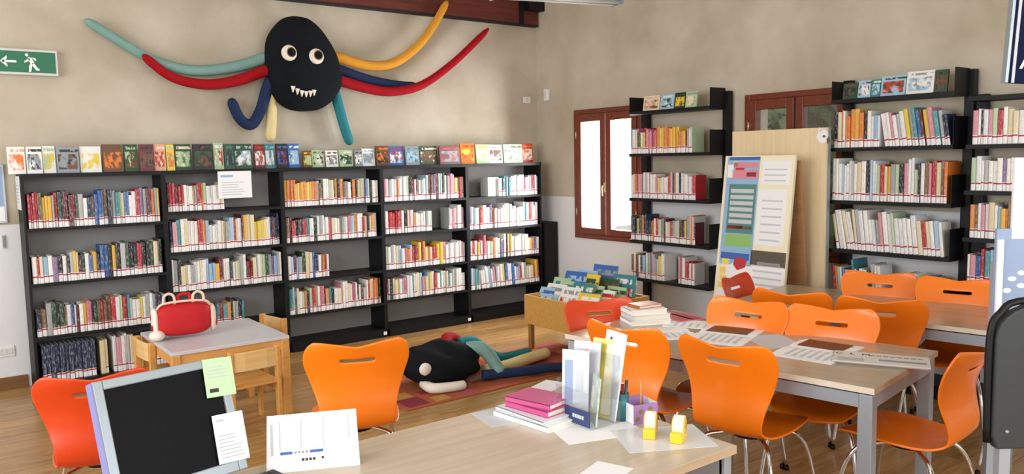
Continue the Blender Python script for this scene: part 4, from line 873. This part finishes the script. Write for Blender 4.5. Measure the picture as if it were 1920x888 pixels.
for i, (c, dx, dy) in enumerate((('#b0233a', .006, .004), ('#1d2430', -.008, .003), ('#21404c', .002, -.009))):
    p_ = MB().tube([(dx, dy, .01), (dx * 2.2, dy * 2.2, .13 + i * .01)], .0055, 8).build('pen', mat('pen_' + c[1:], c, .4), None); p_.location = pc.location
    tag(p_, ['red capped marker standing in the pen cup', 'black marker standing in the pen cup', 'dark teal marker standing in the pen cup'][i], 'pen', 'markers in the pen cup')
# purple box with pencil
bx = empty('pencil_box', (-3.745, -5.15, DZ), R(-12)); tag(bx, 'open white and purple floral box beside the brochure holder', 'box')
B(-.05, .05, -.04, .04, 0, .003).build('bottom', M['white'], bx)
B(-.05, -.047, -.04, .04, 0, .07).build('white_side', M['white'], bx); B(.047, .05, -.04, .04, 0, .07).build('white_side', M['white'], bx)
B(-.05, .05, -.043, -.04, 0, .07).build('purple_side', M['purple'], bx); B(-.05, .05, .04, .043, 0, .08).build('purple_side', M['purple'], bx)
mb = MB()
for (x, z) in ((-.02, .045), (.02, .05), (.005, .02), (-.035, .02), (.035, .02)): poly(mb, [(x + .011 * math.cos(i * 1.05), z + .01 * math.sin(i * 1.05)) for i in range(6)], -.0436, -.043)
mb.build('flower_print', mat('olive_print', '#7d7a48', .6), bx)
o = MB().tube([(0, 0, 0), (.004, .006, .12), (.005, .007, .135)], [.004, .004, .0008], 7).build('pencil', M['pencil'], None, (-3.735, -5.15, DZ + .005)); tag(o, 'wooden pencil standing in the purple box', 'pencil')
# tape dispensers
for i, (x, y, rz) in enumerate(((-3.83, -5.285, 37), (-3.79, -5.375, 30))):
    e = empty('tape_dispenser', (x, y, DZ + .0012), R(rz)); tag(e, ['yellow tape dispenser with cream roll, left of two on desk', 'yellow tape dispenser with cream roll, right of two on desk'][i], 'tape dispenser', 'yellow tape dispensers on the desk')
    mb = MB(); poly(mb, [(-.05, 0), (.04, 0), (.04, .02), (.02, .026), (-.02, .02), (-.04, .038), (-.055, .034)], -.02, .02); mb.build('base', M['yellow'], e, bevel=.004)
    mb = MB(); mb.lathe([(.017, -.017), (.034, -.017), (.034, .017), (.017, .017), (.017, -.017)], 28, 0, 'y', (.006, 0, .046)); mb.build('tape_roll', M['cream'], e)
    mb = MB(); mb.lathe([(.008, -.019), (.026, -.021), (.026, .021), (.008, .019), (.008, -.019)], 20, 0, 'y', (.006, 0, .046)); mb.build('hub', M['yellow'], e)
    MB().lathe([(0, -.0225), (.007, -.0225), (.007, .0225), (0, .0225)], 12, 0, 'y', (.006, 0, .046)).build('axle', M['pencil'], e)
paper('paper_sheet', (-3.93, -5.12, DZ), .21, .29, R(72), M['white'], 'white sheet under the brochure holder on the desk', 'paper', flat=True)
paper('paper_sheet', (-3.82, -5.33, DZ + .0002), .22, .3, R(62), M['sheet'], 'glossy plastic sleeve at right corner of the desk', 'paper', flat=True)
paper('paper_sheet', (-4.2, -5.43, DZ), .2, .12, R(20), M['white'], 'white slip at bottom picture edge on the desk', 'paper', flat=True)
paper('paper_sheet', (-4.07, -4.8, DZ), .22, .18, R(-10), M['lgrey'], 'pale sheet under the desk book pile', 'paper', flat=True)

# ---------------------------------------------------------------- things on the middle table
M['photo_a'] = covermat('dish_photograph', '#4a3c30', '#8a7150', '#3f5233', 5); M['photo_b'] = covermat('fruit_photograph', '#4e2c26', '#96503a', '#39452a', 9)
lying_book((-2.47, -3.98, DZ), .24, .18, .025, R(-25), M['white'], 'white book at bottom of stack on middle table', 'books stacked on the middle table')
lying_book((-2.46, -3.975, DZ + .025), .23, .17, .03, R(-20), M['offw'], 'off-white book second in stack on middle table', 'books stacked on the middle table')
lying_book((-2.47, -3.97, DZ + .055), .22, .16, .028, R(-24), M['white'], 'white book third in stack on middle table', 'books stacked on the middle table')
lying_book((-2.45, -3.955, DZ + .083), .16, .12, .018, R(-10), mat('rust_cover', '#b5652c', .5), 'rust-covered book on top of the stack, middle table', 'books stacked on the middle table')
def openmag(x, y, rz, label, pic=None, w=.42, h=.29, cat='magazine'):
    e = empty('open_magazine', (x, y, DZ), rz); tag(e, label, cat, 'magazines and papers on the middle table')
    for s in (-1, 1):
        mb = MB(); pr = [(0, .003), (.25, .009), (.6, .008), (1, .002)]; vs = []
        for (t_, z) in pr: vs += [(s * t_ * w / 2, -h / 2, z), (s * t_ * w / 2, h / 2, z)]
        for (t_, z) in pr: vs += [(s * t_ * w / 2, -h / 2, 0), (s * t_ * w / 2, h / 2, 0)]
        fs = [(2 * i, 2 * i + 2, 2 * i + 3, 2 * i + 1) for i in range(3)] + [(0, 8, 10, 2), (2, 10, 12, 4), (4, 12, 14, 6), (6, 14, 15, 7), (1, 3, 11, 9), (3, 5, 13, 11), (5, 7, 15, 13)]
        mb.add(vs, [f if s > 0 else f[::-1] for f in fs], 0, False); mb.build('page', M['white'], e)
    mb = MB()
    if pic: B(.03, w / 2 - .03, -h / 2 + .04, h / 2 - .03, .009, .0096).build('photograph', M[pic], e)
    for i in range(6): mb.box(-w / 2 + .03, -.03, -h / 2 + .04 + i * .036, -h / 2 + .052 + i * .036, .009, .0095)
    mb.build('print', M['lgrey'], e); return e
openmag(-2.42, -4.5, R(20), 'open magazine with dark photograph, left on middle table', 'photo_a')
openmag(-2.37, -5.0, R(10), 'open magazine with dark red photograph, centre of middle table', 'photo_b')
openmag(-2.58, -4.28, R(60), 'open white leaflet behind the orange chair, middle table', None, .3, .2)
paper('magazine', (-2.22, -4.0, DZ), .3, .2, R(80), M['posterpink'], 'pink printed leaflet at far end of middle table', 'magazine', [(.05, .95, .1, .9, 'posterred'), (.1, .9, .4, .5, 'white')], True, .004)
paper('leaflet', (-2.35, -4.74, DZ), .21, .28, R(-30), M['lgrey'], 'pale blue-grey leaflet between the two open magazines', 'leaflet', flat=True, t=.002)
paper('leaflet', (-2.33, -4.2, DZ), .21, .29, R(30), M['white'], 'white leaflet beside the pink one on middle table', 'leaflet', lines(5, .2, .9, 'lgrey'), True, .002)
nw = empty('newspaper', (-2.33, -5.28, DZ), R(-63)); tag(nw, 'folded newspaper with black headlines on middle table', 'newspaper')
B(-.2, .2, -.1, .1, 0, .008).build('folded_sheets', M['news'], nw, bevel=.003); B(-.19, .205, -.115, .085, .008, .014).build('top_fold', M['offw'], nw, bevel=.002)
mb = MB()
for i in range(8): mb.box(-.04 + i * .028, -.018 + i * .028, .02, .04, .014, .0145)
for j in range(3): mb.box(-.17, -.06, -.09 + j * .02, -.082 + j * .02, .014, .0145)
mb.box(.0, .19, -.06, -.03, .014, .0145); mb.build('print', M['grey'], nw)
text('M', .05, (-.075, .02, .0145), nw, M['ink'], (0, 0, 0), 'headline', .0002); text('L', .05, (-.125, .02, .0145), nw, M['ink'], (0, 0, 0), 'headline', .0002); text('C', .045, (-.185, .02, .0145), nw, M['ink'], (0, 0, 0), 'headline', .0002)

# ---------------------------------------------------------------- outside the second window
hg = MB(); r2 = random.Random(3)
for i in range(900):
    c = Vector((2.2 + r2.gauss(0, .25), r2.uniform(-3.3, -.9), r2.uniform(.2, 3.1))); n = Vector((r2.gauss(0, 1), r2.gauss(0, 1), r2.gauss(0, 1))).normalized()
    a = n.orthogonal().normalized() * r2.uniform(.08, .16); b = n.cross(a).normalized() * r2.uniform(.05, .09)
    hg.add([tuple(c - a), tuple(c + b), tuple(c + a), tuple(c - b)], [(0, 1, 2, 3)])
he = empty('garden_hedge', (2.3, -2.1, 0)); tag(he, 'dark green leafy hedge outside the second window', 'hedge')
o = hg.build('foliage', M['leaf'], he); o.location = (-2.3, 2.1, 0); o['kind'] = 'stuff'
B(.15, .45, -1.3, 1.3, -.1, 3.0).build('hedge_core', mat('hedge_core', '#22301f', .9, var=.4, scale=12), he)
gd = B(.3, 14, -14, 8, -.3, -.15).build('ground_outside', mat('gravel', '#b9b4a8', .9, var=.1)); tag(gd, 'pale ground outside the windows', kind='structure')
